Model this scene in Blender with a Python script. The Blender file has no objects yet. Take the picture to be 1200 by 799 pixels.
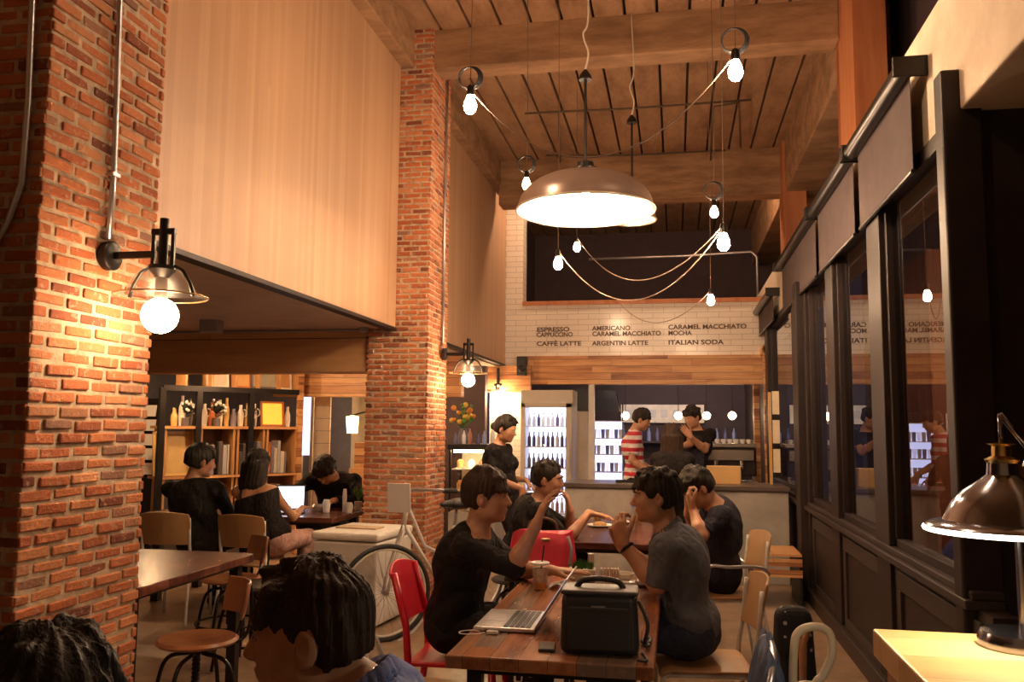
import bpy, math, random
import numpy as np
from mathutils import Vector, Matrix, Euler
random.seed(7)
PI = math.pi
SC = bpy.context.scene
COL = SC.collection
# ---------------------------------------------------------------- camera model
F = 1000.0; EYE = 1.5; ROLL = math.radians(.5)
_y = Vector((.192, -.1035, 1)).normalized()
_a = Vector((math.sin(ROLL), math.cos(ROLL), 0)); _a.z = -(_a.x*_y.x+_a.y*_y.y)/_y.z
_z = _a.normalized()
_x = _y.cross(_z)
if _x.x < 0: _x = -_x
CM = Matrix((_x, _y, _z))          # camera (right, up, forward) -> world
def at(px, py, X=None, Y=None, Z=None):
    """survey helper: the place in the room seen at a photo pixel, at a known depth, side wall or height"""
    r = CM @ Vector(((px-600)/F, (399.5-py)/F, 1))
    if X is not None: t = X/r.x
    elif Y is not None: t = Y/r.y
    else: t = (Z-EYE)/r.z
    return Vector((0, 0, EYE)) + r*t
cam = bpy.data.cameras.new('camera'); cam_o = bpy.data.objects.new('camera', cam); COL.objects.link(cam_o)
cam.sensor_width = 36; cam.lens = 30.0; cam.clip_start = .05; cam.clip_end = 200
R = CM @ Matrix(((1,0,0),(0,1,0),(0,0,-1)))
cam_o.matrix_world = Matrix.Translation((0, 0, EYE)) @ R.to_4x4()
SC.camera = cam_o
# ---------------------------------------------------------------- materials
MATS = {}
class NT:
    def __init__(s, name):
        s.m = bpy.data.materials.new(name); s.m.use_nodes = True
        s.t = s.m.node_tree; s.N = s.t.nodes; s.L = s.t.links
        s.b = s.N['Principled BSDF']
    def n(s, typ, **k):
        o = s.N.new(typ)
        for a, v in k.items():
            if a.startswith('i_'):
                key = a[2:].replace('_', ' ')
                if key.isdigit(): key = int(key)
                s.set(o.inputs[key], v)
            else: setattr(o, a, v)
        return o
    def set(s, inp, v):
        if hasattr(v, 'is_linked') or hasattr(v, 'node'): s.L.new(v, inp)
        else: inp.default_value = v
    def math(s, op, a, b=0.0, c=None):
        o = s.N.new('ShaderNodeMath'); o.operation = op
        s.set(o.inputs[0], a); s.set(o.inputs[1], b)
        if c is not None: s.set(o.inputs[2], c)
        return o.outputs[0]
    def coord(s, scale=(1,1,1), kind='Object'):
        tc = s.N.new('ShaderNodeTexCoord'); mp = s.N.new('ShaderNodeMapping')
        s.L.new(tc.outputs[kind], mp.inputs[0]); mp.inputs['Scale'].default_value = scale
        return mp.outputs[0]
    def noise(s, scale, vec=None, detail=4, rough=.6):
        o = s.N.new('ShaderNodeTexNoise'); o.inputs['Scale'].default_value = scale
        o.inputs['Detail'].default_value = detail; o.inputs['Roughness'].default_value = rough
        if vec is not None: s.L.new(vec, o.inputs['Vector'])
        return o.outputs['Fac']
    def ramp(s, fac, *stops):
        o = s.N.new('ShaderNodeValToRGB'); e = o.color_ramp.elements
        while len(e) < len(stops): e.new(.5)
        for k, (p, c) in enumerate(stops):
            e[k].position = p; e[k].color = (*c, 1) if len(c) == 3 else c
        s.L.new(fac, o.inputs[0]); return o.outputs[0]
    def mix(s, fac, a, b, mode='MIX'):
        o = s.N.new('ShaderNodeMix'); o.data_type = 'RGBA'; o.blend_type = mode
        s.set(o.inputs[0], fac); s.set(o.inputs[6], a if not isinstance(a, tuple) else (*a, 1)); s.set(o.inputs[7], b if not isinstance(b, tuple) else (*b, 1))
        return o.outputs[2]
    def bump(s, h, strength=.3, dist=.01):
        o = s.N.new('ShaderNodeBump'); o.inputs['Strength'].default_value = strength; o.inputs['Distance'].default_value = dist
        s.L.new(h, o.inputs['Height']); s.L.new(o.outputs[0], s.b.inputs['Normal'])
    def col(s, v): s.set(s.b.inputs['Base Color'], v if not isinstance(v, tuple) else (*v, 1))
    def p(s, **k):
        for a, v in k.items(): s.set(s.b.inputs[a.replace('_', ' ')], v)
        return s
def mat(name, col, rough=.5, metal=0.0, vary=.12, nscale=9, bump=0.0, bscale=60, emit=None, estr=0, spec=.5, stretch=(1,1,1), **k):
    if name in MATS: return MATS[name]
    t = NT(name); t.p(Roughness=rough, Metallic=metal); t.b.inputs['Specular IOR Level'].default_value = spec
    v = t.coord(stretch)
    if vary:
        f = t.noise(nscale, v)
        t.col(t.ramp(f, (.3, tuple(c*(1-vary) for c in col)), (.7, tuple(min(1, c*(1+vary)) for c in col))))
    else: t.col(col)
    if bump: t.bump(t.noise(bscale, v), bump, .004)
    if emit: t.b.inputs['Emission Color'].default_value = (*emit, 1); t.b.inputs['Emission Strength'].default_value = estr
    for a, x in k.items(): t.b.inputs[a.replace('_', ' ')].default_value = x
    MATS[name] = t.m; return t.m
def planks(name, stops, u, width, v, length, groove=.03, rough=.55, gdark=.35, grain=1.0, bump=.25, gscale=14):
    """boards: u = index of the axis across the boards, v = axis along them"""
    t = NT(name); tc = t.coord(); sp = t.N.new('ShaderNodeSeparateXYZ'); t.L.new(tc, sp.inputs[0])
    U, V = sp.outputs[u], sp.outputs[v]
    ui = t.math('DIVIDE', U, width); uf = t.math('FLOOR', ui)
    wn = t.n('ShaderNodeTexWhiteNoise', noise_dimensions='1D'); t.L.new(uf, wn.inputs['W'])
    vi = t.math('ADD', t.math('DIVIDE', V, length), t.math('MULTIPLY', wn.outputs[0], 7.3)); vf = t.math('FLOOR', vi)
    cb = t.n('ShaderNodeCombineXYZ'); t.L.new(uf, cb.inputs[0]); t.L.new(vf, cb.inputs[1])
    w2 = t.n('ShaderNodeTexWhiteNoise', noise_dimensions='2D'); t.L.new(cb.outputs[0], w2.inputs['Vector'])
    sc = [1, 1, 1]; sc[v] = .09
    gv = t.coord(tuple(sc)); add = t.n('ShaderNodeVectorMath', operation='ADD'); t.L.new(gv, add.inputs[0]); t.L.new(w2.outputs['Color'], add.inputs[1])
    g = t.noise(gscale, add.outputs[0], 6, .65)
    f = t.math('ADD', t.math('MULTIPLY', w2.outputs['Value'], .6), t.math('MULTIPLY', t.math('SUBTRACT', g, .5), 1.3*grain))
    f = t.math('ADD', f, .2)
    c = t.ramp(f, *stops)
    fu = t.math('FRACT', ui); fv = t.math('FRACT', vi)
    m = t.math('MINIMUM', fu, t.math('SUBTRACT', 1.0, fu)); m = t.math('LESS_THAN', m, groove*.5)
    m2 = t.math('LESS_THAN', fv, groove*.5*width/length); m = t.math('MAXIMUM', m, m2)
    t.col(t.mix(m, c, (gdark*.2, gdark*.13, gdark*.1))); t.p(Roughness=rough)
    t.bump(t.math('SUBTRACT', g, m), bump, .004)
    MATS[name] = t.m; return t.m
# ---------------------------------------------------------------- mesh builder
class MB:
    def __init__(s): s.v = []; s.f = []; s.mi = []; s.cur = 0; s.cols = {}
    def add(s, vs, fs):
        o = len(s.v); s.v += [tuple(p) for p in vs]
        for f in fs: s.f.append(tuple(o+i for i in f)); s.mi.append(s.cur)
        return o
    def box(s, c, size, rot=None, taper=1.0):
        x, y, z = [d/2 for d in size]; M = Euler(rot).to_matrix() if rot is not None and not isinstance(rot, Matrix) else rot
        vs = []
        for k in range(8):
            tz = taper if k & 4 else 1
            p = Vector(((x if k & 1 else -x)*tz, (y if k & 2 else -y)*tz, z if k & 4 else -z))
            if M is not None: p = M @ p
            vs.append(Vector(c)+p)
        s.add(vs, [(0,2,3,1),(4,5,7,6),(0,1,5,4),(2,6,7,3),(0,4,6,2),(1,3,7,5)]); return s
    def bb(s, x0, x1, y0, y1, z0, z1): return s.box(((x0+x1)/2, (y0+y1)/2, (z0+z1)/2), (abs(x1-x0), abs(y1-y0), abs(z1-z0)))
    def bar(s, p0, p1, w, h=None, up=(0,0,1)):
        p0, p1 = Vector(p0), Vector(p1); d = p1-p0; L = d.length; d.normalize(); up = Vector(up)
        if abs(d.dot(up)) > .98: up = Vector((1,0,0))
        a = d.cross(up).normalized(); b = a.cross(d)
        M = Matrix((a, d, b)).transposed(); return s.box((p0+p1)/2, (w, L, h or w), M)
    def tube(s, pts, r, n=8, closed=False, cap=True):
        pts = [Vector(p) for p in pts]; m = len(pts); rs = r if isinstance(r, (list, tuple)) else [r]*m
        base = len(s.v); vs = []; ref = None
        for i, p in enumerate(pts):
            if closed: d = pts[(i+1) % m]-pts[i-1]
            else: d = pts[min(i+1, m-1)]-pts[max(i-1, 0)]
            d.normalize()
            if ref is None:
                ref = Vector((0,0,1)) if abs(d.z) < .9 else Vector((1,0,0))
            a = d.cross(ref)
            if a.length < 1e-4: a = d.cross(Vector((.3,.9,.2)))
            a.normalize(); b = d.cross(a).normalized(); ref = -b if False else a.cross(d).normalized()
            for k in range(n):
                t = 2*PI*k/n; vs.append(p+(a*math.cos(t)+b*math.sin(t))*rs[i])
        fs = []
        for i in range(m if closed else m-1):
            j = (i+1) % m
            for k in range(n):
                l = (k+1) % n; fs.append((i*n+k, i*n+l, j*n+l, j*n+k))
        if cap and not closed:
            fs.append(tuple(range(n-1, -1, -1))); fs.append(tuple((m-1)*n+k for k in range(n)))
        s.add(vs, fs); return s
    def cyl(s, p0, p1, r0, r1=None, n=16): return s.tube([p0, p1], [r0, r0 if r1 is None else r1], n)
    def lathe(s, prof, c=(0,0,0), n=32, axis=None, a0=0, a1=2*PI, close_ends=False):
        """prof: (radius, height) list around axis (default z)"""
        c = Vector(c); M = Matrix.Identity(3)
        if axis is not None: M = Vector((0,0,1)).rotation_difference(Vector(axis)).to_matrix()
        full = abs(a1-a0-2*PI) < 1e-6; k_n = n if full else n+1; vs = []
        for r, h in prof:
            for k in range(k_n):
                t = a0+(a1-a0)*k/n; vs.append(c+M @ Vector((r*math.cos(t), r*math.sin(t), h)))
        fs = []
        for i in range(len(prof)-1):
            for k in range(n):
                l = (k+1) % k_n if full else k+1
                fs.append((i*k_n+k, i*k_n+l, (i+1)*k_n+l, (i+1)*k_n+k))
        s.add(vs, fs); return s
    def ball(s, c, r, n=16, m=10, rot=None):
        r = (r, r, r) if not isinstance(r, (tuple, list, Vector)) else r; M = Euler(rot).to_matrix() if rot else Matrix.Identity(3)
        vs = [Vector(c)+M @ Vector((0,0,r[2]))]
        for i in range(1, m):
            th = PI*i/m
            for k in range(n):
                t = 2*PI*k/n; vs.append(Vector(c)+M @ Vector((r[0]*math.sin(th)*math.cos(t), r[1]*math.sin(th)*math.sin(t), r[2]*math.cos(th))))
        vs.append(Vector(c)-M @ Vector((0,0,r[2]))); fs = []
        for k in range(n): fs.append((0, 1+k, 1+(k+1) % n))
        for i in range(m-2):
            for k in range(n):
                l = (k+1) % n; a = 1+i*n; b = a+n; fs.append((a+k, b+k, b+l, a+l))
        e = len(vs)-1; a = 1+(m-2)*n
        for k in range(n): fs.append((e, a+(k+1) % n, a+k))
        s.add(vs, fs); return s
    def sheet(s, grid, th=0.0, nrm=None):
        """grid of points [i][j] -> surface; th gives it thickness"""
        H, W = len(grid), len(grid[0]); g = [[Vector(p) for p in r] for r in grid]
        def layer(off):
            vs = []
            for i in range(H):
                for j in range(W):
                    a = g[min(i+1, H-1)][j]-g[max(i-1, 0)][j]; b = g[i][min(j+1, W-1)]-g[i][max(j-1, 0)][:] if False else g[i][min(j+1, W-1)]-g[i][max(j-1, 0)]
                    nn = a.cross(b)
                    nn = nn.normalized() if nn.length > 1e-9 else Vector((0,0,1))
                    vs.append(g[i][j]+nn*off)
            return vs
        F_ = [(i*W+j, i*W+j+1, (i+1)*W+j+1, (i+1)*W+j) for i in range(H-1) for j in range(W-1)]
        if not th: s.add(layer(0), F_); return s
        A, B = layer(th/2), layer(-th/2); N = H*W
        fs = [tuple(reversed(f)) for f in F_]+[tuple(N+i for i in f) for f in F_]
        rim = [(0, j) for j in range(W)]+[(i, W-1) for i in range(1, H)]+[(H-1, j) for j in range(W-2, -1, -1)]+[(i, 0) for i in range(H-2, 0, -1)]
        ids = [i*W+j for i, j in rim]
        for k in range(len(ids)):
            a, b = ids[k], ids[(k+1) % len(ids)]; fs.append((a, b, N+b, N+a))
        s.add(A+B, fs); return s
    def prism(s, poly, h, M=None):
        """poly: 2D outline in xy, extruded by h in z, moved by the 4x4 M"""
        n = len(poly); M = M or Matrix.Identity(4)
        vs = [M @ Vector((x, y, 0)) for x, y in poly]+[M @ Vector((x, y, h)) for x, y in poly]
        s.add(vs, [tuple(range(n-1, -1, -1)), tuple(range(n, 2*n))]+[(i, (i+1) % n, n+(i+1) % n, n+i) for i in range(n)]); return s
    def build(s, name, m, parent=None, smooth=False, bevel=0, sub=0, origin=None, solid=0, seg=2):
        me = bpy.data.meshes.new(name); v = s.v
        if origin is not None: ox, oy, oz = origin; v = [(a-ox, b-oy, c-oz) for a, b, c in v]
        me.from_pydata(v, [], s.f); me.validate(clean_customdata=False)
        for x in (m if isinstance(m, (list, tuple)) else [m]): me.materials.append(x)
        if len(me.polygons) == len(s.mi): me.polygons.foreach_set('material_index', s.mi)
        o = bpy.data.objects.new(name, me); COL.objects.link(o)
        if parent is not None: o.parent = parent
        if smooth:
            me.polygons.foreach_set('use_smooth', [True]*len(me.polygons))
            if smooth != 'full': me.set_sharp_from_angle(angle=math.radians(40))
        if bevel:
            b = o.modifiers.new('b', 'BEVEL'); b.width = bevel; b.segments = seg; b.limit_method = 'ANGLE'; b.angle_limit = math.radians(50)
        if sub:
            b = o.modifiers.new('s', 'SUBSURF'); b.levels = sub; b.render_levels = sub
        if solid:
            b = o.modifiers.new('t', 'SOLIDIFY'); b.thickness = solid; b.offset = 0
        return o
def tag(o, label, cat, group=None, kind=None):
    if kind: o['kind'] = kind
    if label: o['label'] = label
    if cat: o['category'] = cat
    if group: o['group'] = group
    return o
def thing(name, label, cat, loc=(0,0,0), rz=0, group=None):
    o = bpy.data.objects.new(name, None); COL.objects.link(o); o.empty_display_size = .05
    o.location = loc; o.rotation_euler = (0, 0, rz); return tag(o, label, cat, group)
def struct(name, mb, m, **k):
    o = mb.build(name, m, **k); o['kind'] = 'structure'; return o
def dup(root, loc=None, rz=None, label=None, group=None):
    def cp(o, par):
        c = o.copy(); COL.objects.link(c); c.parent = par
        for ch in list(o.children): cp(ch, c)
        return c
    r = cp(root, None)
    if loc is not None: r.location = loc
    if rz is not None: r.rotation_euler = (0, 0, rz)
    if label: r['label'] = label
    if group: r['group'] = group
    return r
def arc(c, r, a0, a1, n, axis=(0,0,1), start=(1,0,0)):
    ax = Vector(axis).normalized(); u = Vector(start).normalized(); w = ax.cross(u)
    return [Vector(c)+(u*math.cos(a0+(a1-a0)*k/n)+w*math.sin(a0+(a1-a0)*k/n))*r for k in range(n+1)]
def spline(pts, n=6):
    P = [Vector(p) for p in pts]; P = [P[0]*2-P[1]]+P+[P[-1]*2-P[-2]]; out = []
    for i in range(1, len(P)-2):
        a, b, c, d = P[i-1:i+3]
        for k in range(n):
            t = k/n; out.append(.5*((2*b)+(c-a)*t+(2*a-5*b+4*c-d)*t*t+(3*b-a-3*c+d)*t**3))
    out.append(P[-2]); return out
WARM = (1, .56, .25)
# ================================================================ MATERIALS
def brick_mat():
    t = NT('brick'); a = t.N.new('ShaderNodeAttribute'); a.attribute_name = 'tone'
    v = t.coord(); f = t.noise(38, v, 6, .7)
    c = t.ramp(a.outputs['Fac'], (0, (.20, .06, .032)), (.3, (.44, .125, .048)), (.6, (.55, .18, .068)), (.85, (.60, .26, .12)), (1, (.30, .15, .10)))
    c = t.mix(t.math('MULTIPLY', t.math('GREATER_THAN', f, .585), .6), c, (.52, .36, .25))
    t.col(c); t.p(Roughness=.9); t.bump(t.noise(60, v, 5, .75), .9, .008); MATS['brick'] = t.m
brick_mat()
mat('mortar', (.50, .385, .27), .95, vary=.3, nscale=22, bump=.8, bscale=55)
planks('panelwood', [(.1, (.44, .262, .15)), (.5, (.485, .295, .172)), (.9, (.53, .33, .195))], 1, .05, 2, 60, groove=.05, gdark=2.0, rough=.5, grain=.6, gscale=9, bump=.12)
planks('beamwood', [(0, (.16, .05, .03)), (.25, (.42, .18, .07)), (.5, (.58, .29, .12)), (.75, (.70, .40, .17)), (1, (.40, .12, .05))], 2, .095, 0, 1.1, groove=.05, rough=.45, grain=1.1)
planks('brownbeam', [(.1, (.36, .17, .075)), (.5, (.50, .26, .115)), (.9, (.60, .33, .15))], 2, .38, 0, 2.4, groove=.02, rough=.6, grain=1.4, gscale=9)
planks('redwood', [(.1, (.30, .09, .035)), (.5, (.43, .15, .06)), (.9, (.52, .21, .09))], 1, .4, 2, 3, groove=.01, rough=.5, grain=1.6, gscale=8)
def concrete(name, a, b, stain=.5, sc=(1,1,1), rough=.85):
    t = NT(name); v = t.coord(sc); f = t.noise(3.2, v, 8, .68); g = t.noise(30, v, 4, .6)
    c = t.ramp(f, (.28, tuple(x*stain for x in a)), (.45, a), (.62, b), (.8, tuple(x*.8 for x in a)))
    t.col(c); t.p(Roughness=rough); t.bump(g, .25, .005); MATS[name] = t.m
concrete('concrete_plank', (.30, .165, .09), (.40, .235, .13), .6, (1.6, .55, 1))
concrete('concrete_beam', (.27, .15, .078), (.40, .235, .128), .62, (.5, 1.2, 2.2))
concrete('concrete_grey', (.30, .27, .24), (.38, .34, .30), .8)
concrete('soffit', (.55, .42, .31), (.62, .48, .36), .88)
concrete('floor_mat', (.30, .20, .13), (.40, .28, .185), .6, (1.5, 1.5, 1), .28)
concrete('plaster', (.66, .55, .42), (.74, .63, .49), .9)
concrete('counter_face', (.31, .29, .26), (.38, .35, .31), .85)
mat('rib', (.10, .07, .045), .9)
mat('darkwall', (.055, .035, .04), .8); mat('slate', (.16, .155, .19), .7); mat('black', (.012, .010, .010), .45)
mat('frame_dark', (.020, .011, .009), .5, vary=.25, nscale=6, bump=.1, spec=.3); mat('frame_brown', (.028, .016, .012), .5, vary=.2)
mat('metal_black', (.03, .026, .024), .35, .7); mat('conduit', (.55, .55, .58), .35, .8); mat('white_paint', (.80, .77, .72), .45, vary=.04)
mat('plastic_black', (.018, .017, .018), .45); mat('white_tube', (.75, .72, .66), .3, vary=.03)
def tile():
    t = NT('tile'); v = t.coord(); b = t.n('ShaderNodeTexBrick'); sp = t.n('ShaderNodeSeparateXYZ'); t.L.new(v, sp.inputs[0])
    cb = t.n('ShaderNodeCombineXYZ'); t.L.new(sp.outputs[0], cb.inputs[0]); t.L.new(sp.outputs[2], cb.inputs[1]); t.L.new(cb.outputs[0], b.inputs['Vector'])
    for k, x in (('Scale', 1), ('Mortar Size', .0035), ('Brick Width', .3), ('Row Height', .078), ('Mortar Smooth', .3)): b.inputs[k].default_value = x
    b.inputs['Color1'].default_value = (.84, .77, .68, 1); b.inputs['Color2'].default_value = (.88, .81, .72, 1); b.inputs['Mortar'].default_value = (.5, .44, .37, 1)
    t.col(b.outputs[0]); t.p(Roughness=.16); t.bump(t.math('ADD', t.math('MULTIPLY', b.outputs['Fac'], -1.0), t.noise(9, v)), .18, .006); MATS['tile'] = t.m
tile()
def glass(name, col=(1,1,1), rough=0.0, tint=.02, alpha_mix=.12):
    """thin pane: see-through with a mirror coat"""
    t = NT(name); gl = t.n('ShaderNodeBsdfGlossy'); gl.inputs['Roughness'].default_value = rough
    tr = t.n('ShaderNodeBsdfTransparent'); tr.inputs[0].default_value = (*col, 1)
    fr = t.n('ShaderNodeFresnel'); fr.inputs[0].default_value = 1.5
    mx = t.n('ShaderNodeMixShader'); ge = t.n('ShaderNodeNewGeometry'); t.L.new(t.math('MULTIPLY', t.math('ADD', t.math('MULTIPLY', fr.outputs[0], .9), alpha_mix), t.math('SUBTRACT', 1.0, ge.outputs['Backfacing'])), mx.inputs[0])
    t.L.new(tr.outputs[0], mx.inputs[1]); t.L.new(gl.outputs[0], mx.inputs[2])
    t.L.new(mx.outputs[0], t.N['Material Output'].inputs[0]); MATS[name] = t.m
glass('pane', (.80, .78, .80), 0, alpha_mix=.2); glass('clear', (.95, .93, .9), 0, alpha_mix=.04); glass('shade_clear', (.93, .90, .86), .3, alpha_mix=.0)
def emit(name, c, s): return mat(name, c, .5, vary=0, emit=c, estr=s)
emit('bulb', (1, .66, .40), 430); emit('bulb_big', (1, .66, .40), 620); emit('bulb_small', (1, .66, .4), 150)
for n_ in ('bulb', 'bulb_big', 'bulb_small'): MATS[n_].cycles.emission_sampling = 'FRONT'
M = MATS
# ================================================================ ROOM SHELL
def brick_pier(name, x0, x1, y0, y1, z0, z1, rows=.0475, L=.145, j=.0125):
    """mortar core with real bricks standing a little proud, on the sides the room shows"""
    rnd = random.Random(hash(name) % 1 + 11); core = MB(); core.cur = 1; core.bb(x0+.012, x1-.006, y0+.006, y1-.006, z0, z1)
    tones = []
    def brick(c, sz, rot):
        core.cur = 0
        t = min(1, max(0, rnd.gauss(.5, .27)))
        core.box(c, sz, rot); tones.extend([t]*6)
    tones.extend([0]*6)
    nz = int((z1-z0)/rows)
    for r in range(nz):
        z = z0+(r+.5)*rows; off = (L+j)*.5*(r % 2)
        for face in (0, 1, 2, 3):
            a0, a1 = (y0, y1) if face in (0, 2) else (x0, x1)
            a = a0-off
            while a < a1-.01:
                b = min(a+L, a1); s0 = max(a, a0)
                if b-s0 > .025:
                    p = rnd.uniform(-.0045, .005); w = b-s0-rnd.uniform(0, .012); h = rows-j+rnd.uniform(-.005, .002); cz = z+rnd.uniform(-.003, .003)
                    rt = (rnd.gauss(0, .018), rnd.gauss(0, .018), rnd.gauss(0, .018))
                    if face == 0: brick((x1-.012+p, (s0+b)/2, cz), (.024, w, h), rt)
                    elif face == 1: brick(((s0+b)/2, y0+.012-p, cz), (w, .024, h), rt)
                    elif face == 2: brick((x0+.012-p, (s0+b)/2, cz), (.024, w, h), rt)
                    else: brick(((s0+b)/2, y1-.012+p, cz), (w, .024, h), rt)
                a += L+j
    o = core.build(name, [M['brick'], M['mortar']])
    at_ = o.data.attributes.new('tone', 'FLOAT', 'FACE'); at_.data.foreach_set('value', tones)
    b = o.modifiers.new('b', 'BEVEL'); b.width = .005; b.segments = 2; o['kind'] = 'structure'; return o
brick_pier('trim_brick_pier', -2.78, -2.1, 2.47, 3.13, 0, 5.1)
brick_pier('trim_brick_column', -2.66, -2.1, 7.09, 7.72, 0, 5.1)
s = MB(); s.bb(-7.2, 6.5, -3, 20.5, -.12, 0); struct('floor', s, M['floor_mat'])
# ceiling: dark slab with separate precast planks showing grooves between them
s = MB(); s.bb(-2.9, 1.9, -3, 16, 5.15, 5.3); s.cur = 1
x = -2.86
while x < 1.7: s.bb(x, x+.252, -3, 16, 5.07, 5.16); x += .275
struct('ceiling', s, [M['rib'], M['concrete_plank']], bevel=.008)
s = MB(); s.bb(-2.3, 1.36, 7.13, 7.39, 4.71, 5.08); struct('trim_cross_beam', s, M['concrete_beam'], bevel=.012)
s = MB(); s.bb(-2.3, 1.36, 10.96, 11.25, 4.47, 5.08); struct('trim_cross_beam_2', s, M['concrete_beam'], bevel=.012)
s = MB(); s.bb(-2.3, 1.36, 2.6, 2.9, 4.75, 5.08); struct('trim_cross_beam_3', s, M['concrete_beam'], bevel=.012)
s = MB(); s.bb(-2.9, -2.28, -3, 12.0, 4.73, 5.08); struct('trim_side_beam', s, M['concrete_beam'], bevel=.012)
s = MB(); s.bb(1.36, 1.8, 7.3, 16, 4.42, 5.08); struct('trim_side_beam_2', s, M['concrete_beam'], bevel=.012)
# wood-clad upper walls over the low side
s = MB(); s.bb(-2.46, -2.40, -3, 7.085, 2.36, 4.73); struct('wall_left', s, M['panelwood'])
s = MB(); s.bb(-2.46, -2.40, 7.73, 11.98, 2.40, 4.73); struct('wall_left_far', s, M['panelwood'])
s = MB(); s.bb(-2.47, -2.385, -3, 7.08, 2.335, 2.362); s.bb(-2.47, -2.385, 7.73, 11.98, 2.375, 2.402); struct('trim_panel_edge', s, M['frame_dark'])
s = MB(); s.bb(-7.2, -2.46, -3, 13.5, 2.36, 2.5); struct('ceiling_low', s, M['soffit'])
s = MB(); s.bb(-7.1, -2.67, 7.12, 7.36, 1.975, 2.345); struct('trim_low_beam', s, M['brownbeam'], bevel=.008)
s = MB(); s.bb(-7.1, -2.67, 7.09, 7.14, 2.338, 2.352); struct('trim_beam_strip', s, M['conduit'])
s = MB(); s.bb(-4.9, -2.5, 9.85, 10.0, 1.86, 2.35); struct('trim_low_beam_2', s, M['beamwood'], bevel=.006)
s = MB(); s.bb(-2.63, -2.0, 11.84, 11.93, 2.0, 2.38); struct('trim_low_beam_3', s, M['beamwood'])
s = MB(); s.bb(-7.3, -7.1, -3, 13.5, 0, 2.5); struct('wall_west', s, M['slate'])
s = MB(); s.bb(-7.2, -4.55, 11.6, 11.75, 0, 2.36); struct('wall_back_left', s, M['slate'])
s = MB(); s.bb(-4.55, -3.2, 11.6, 11.75, 0, 2.36); struct('wall_back_middle', s, M['plaster'])
s = MB(); s.bb(-3.2, -2.6, 11.6, 11.75, 0, 2.36); struct('wall_back_dark', s, M['darkwall'])
s = MB(); s.bb(-4.05, -3.72, 11.2, 11.6, 0, 2.36); struct('trim_plaster_pier', s, M['plaster'], bevel=.01)
s = MB(); s.bb(-7.2, 6.5, -3.2, -3, 0, 5.2); struct('wall_rear', s, M['plaster'])
# back wall with menu
s = MB(); s.bb(-2.62, -2.15, 12.0, 12.3, 0, 2.40); s.bb(-2.42, -2.15, 12.0, 12.3, 2.40, 5.07); s.bb(-2.15, 1.36, 12.0, 12.3, 2.52, 3.25); struct('wall_menu', s, M['tile'])
s = MB(); s.bb(-2.15, 1.36, 11.97, 12.33, 3.25, 3.31); struct('trim_sill', s, M['redwood'])
s = MB(); s.bb(-2.15, 1.2, 11.96, 12.2, 2.12, 2.52); struct('trim_header', s, M['beamwood'])
s = MB(); s.bb(-2.62, 1.9, 12.3, 15.6, 3.05, 3.2); struct('ceiling_bar', s, M['black'])
s = MB(); s.bb(-2.62, 1.9, 15.5, 15.7, 0, 5.1); struct('wall_back', s, M['darkwall'])
s = MB(); s.bb(-2.66, -2.55, 12.3, 15.6, 0, 5.1); struct('wall_bar_side', s, M['darkwall'])
# right: concrete beam over the windows, dark clerestory, wood-clad posts
s = MB(); s.bb(1.2, 1.6, -3, 13.9, 2.86, 3.47); struct('trim_window_beam', s, M['plaster'], bevel=.01)
s = MB(); s.bb(1.82, 1.9, -3, 16, 3.3, 5.2); struct('wall_clerestory', s, M['darkwall'])
s = MB(); s.bb(1.6, 1.8, -3, 13.9, 3.3, 3.62); struct('trim_clerestory_sill', s, M['redwood'])
s = MB(); s.bb(1.36, 1.60, 6.62, 7.3, 3.47, 5.07); struct('trim_wood_post', s, M['redwood'])
s = MB(); s.bb(1.33, 1.60, 10.7, 11.1, 3.47, 5.07); struct('trim_wood_post_2', s, M['redwood'])
s = MB(); s.bb(1.34, 1.62, 1.9, 2.5, 3.47, 5.07); struct('trim_wood_post_3', s, M['redwood'])
# window wall: posts, rails, panels, panes
WY = [3.89, 5.09, 5.53, 6.59, 7.04, 7.97, 9.25, 11.25]
panes = [(3.89, 5.1), (5.42, 6.6), (6.9, 7.98), (8.9, 11.2)]
posts = [(5.1, 5.42), (6.6, 6.9), (7.98, 8.9), (11.2, 11.5)]
s = MB()
for a, b in posts: s.bb(1.15, 1.27, a, b, 0, 2.86)
s.bb(1.09, 1.27, 8.1, 8.35, 0, 2.86)
struct('wall_right_posts', s, M['frame_dark'], bevel=.006)
s = MB(); s.bb(1.17, 1.27, 3.6, 11.3, .0, .80); struct('wall_right', s, M['frame_dark'])
s = MB()
for a, b in [(3.7, 5.0), (5.2, 6.5), (6.7, 7.9), (8.4, 11.1)]:
    s.bb(1.155, 1.175, a, b, .66, .76); s.bb(1.155, 1.175, a, b, .12, .2); s.bb(1.155, 1.175, a, a+.08, .2, .66); s.bb(1.155, 1.175, b-.08, b, .2, .66)
struct('trim_lower_panels', s, M['frame_brown'], bevel=.004)
s = MB(); s.bb(1.12, 1.17, 3.6, 11.3, 0, .12); struct('baseboard_right', s, M['frame_brown'], bevel=.006)
s = MB(); s.bb(1.12, 1.27, 3.75, 11.3, .795, .835); s.bb(1.145, 1.27, 3.75, 11.3, .835, .87); struct('trim_window_rail', s, M['frame_brown'], bevel=.006)
for k, (a, b) in enumerate(panes):
    w = MB(); e = .045
    for q in (a, b-e): w.bb(1.18, 1.25, q, q+e, .87, 2.86)
    w.bb(1.18, 1.25, a, b, .87, .87+e); w.bb(1.18, 1.25, a, b, 2.78, 2.86)
    wo = struct(f'window_{k+1}', w, M['frame_dark'], bevel=.005)
    g = MB(); g.bb(1.213, 1.217, a+e-.01, b-e+.01, .87+e-.01, 2.79); g.build('pane', M['pane'], wo)
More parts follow.
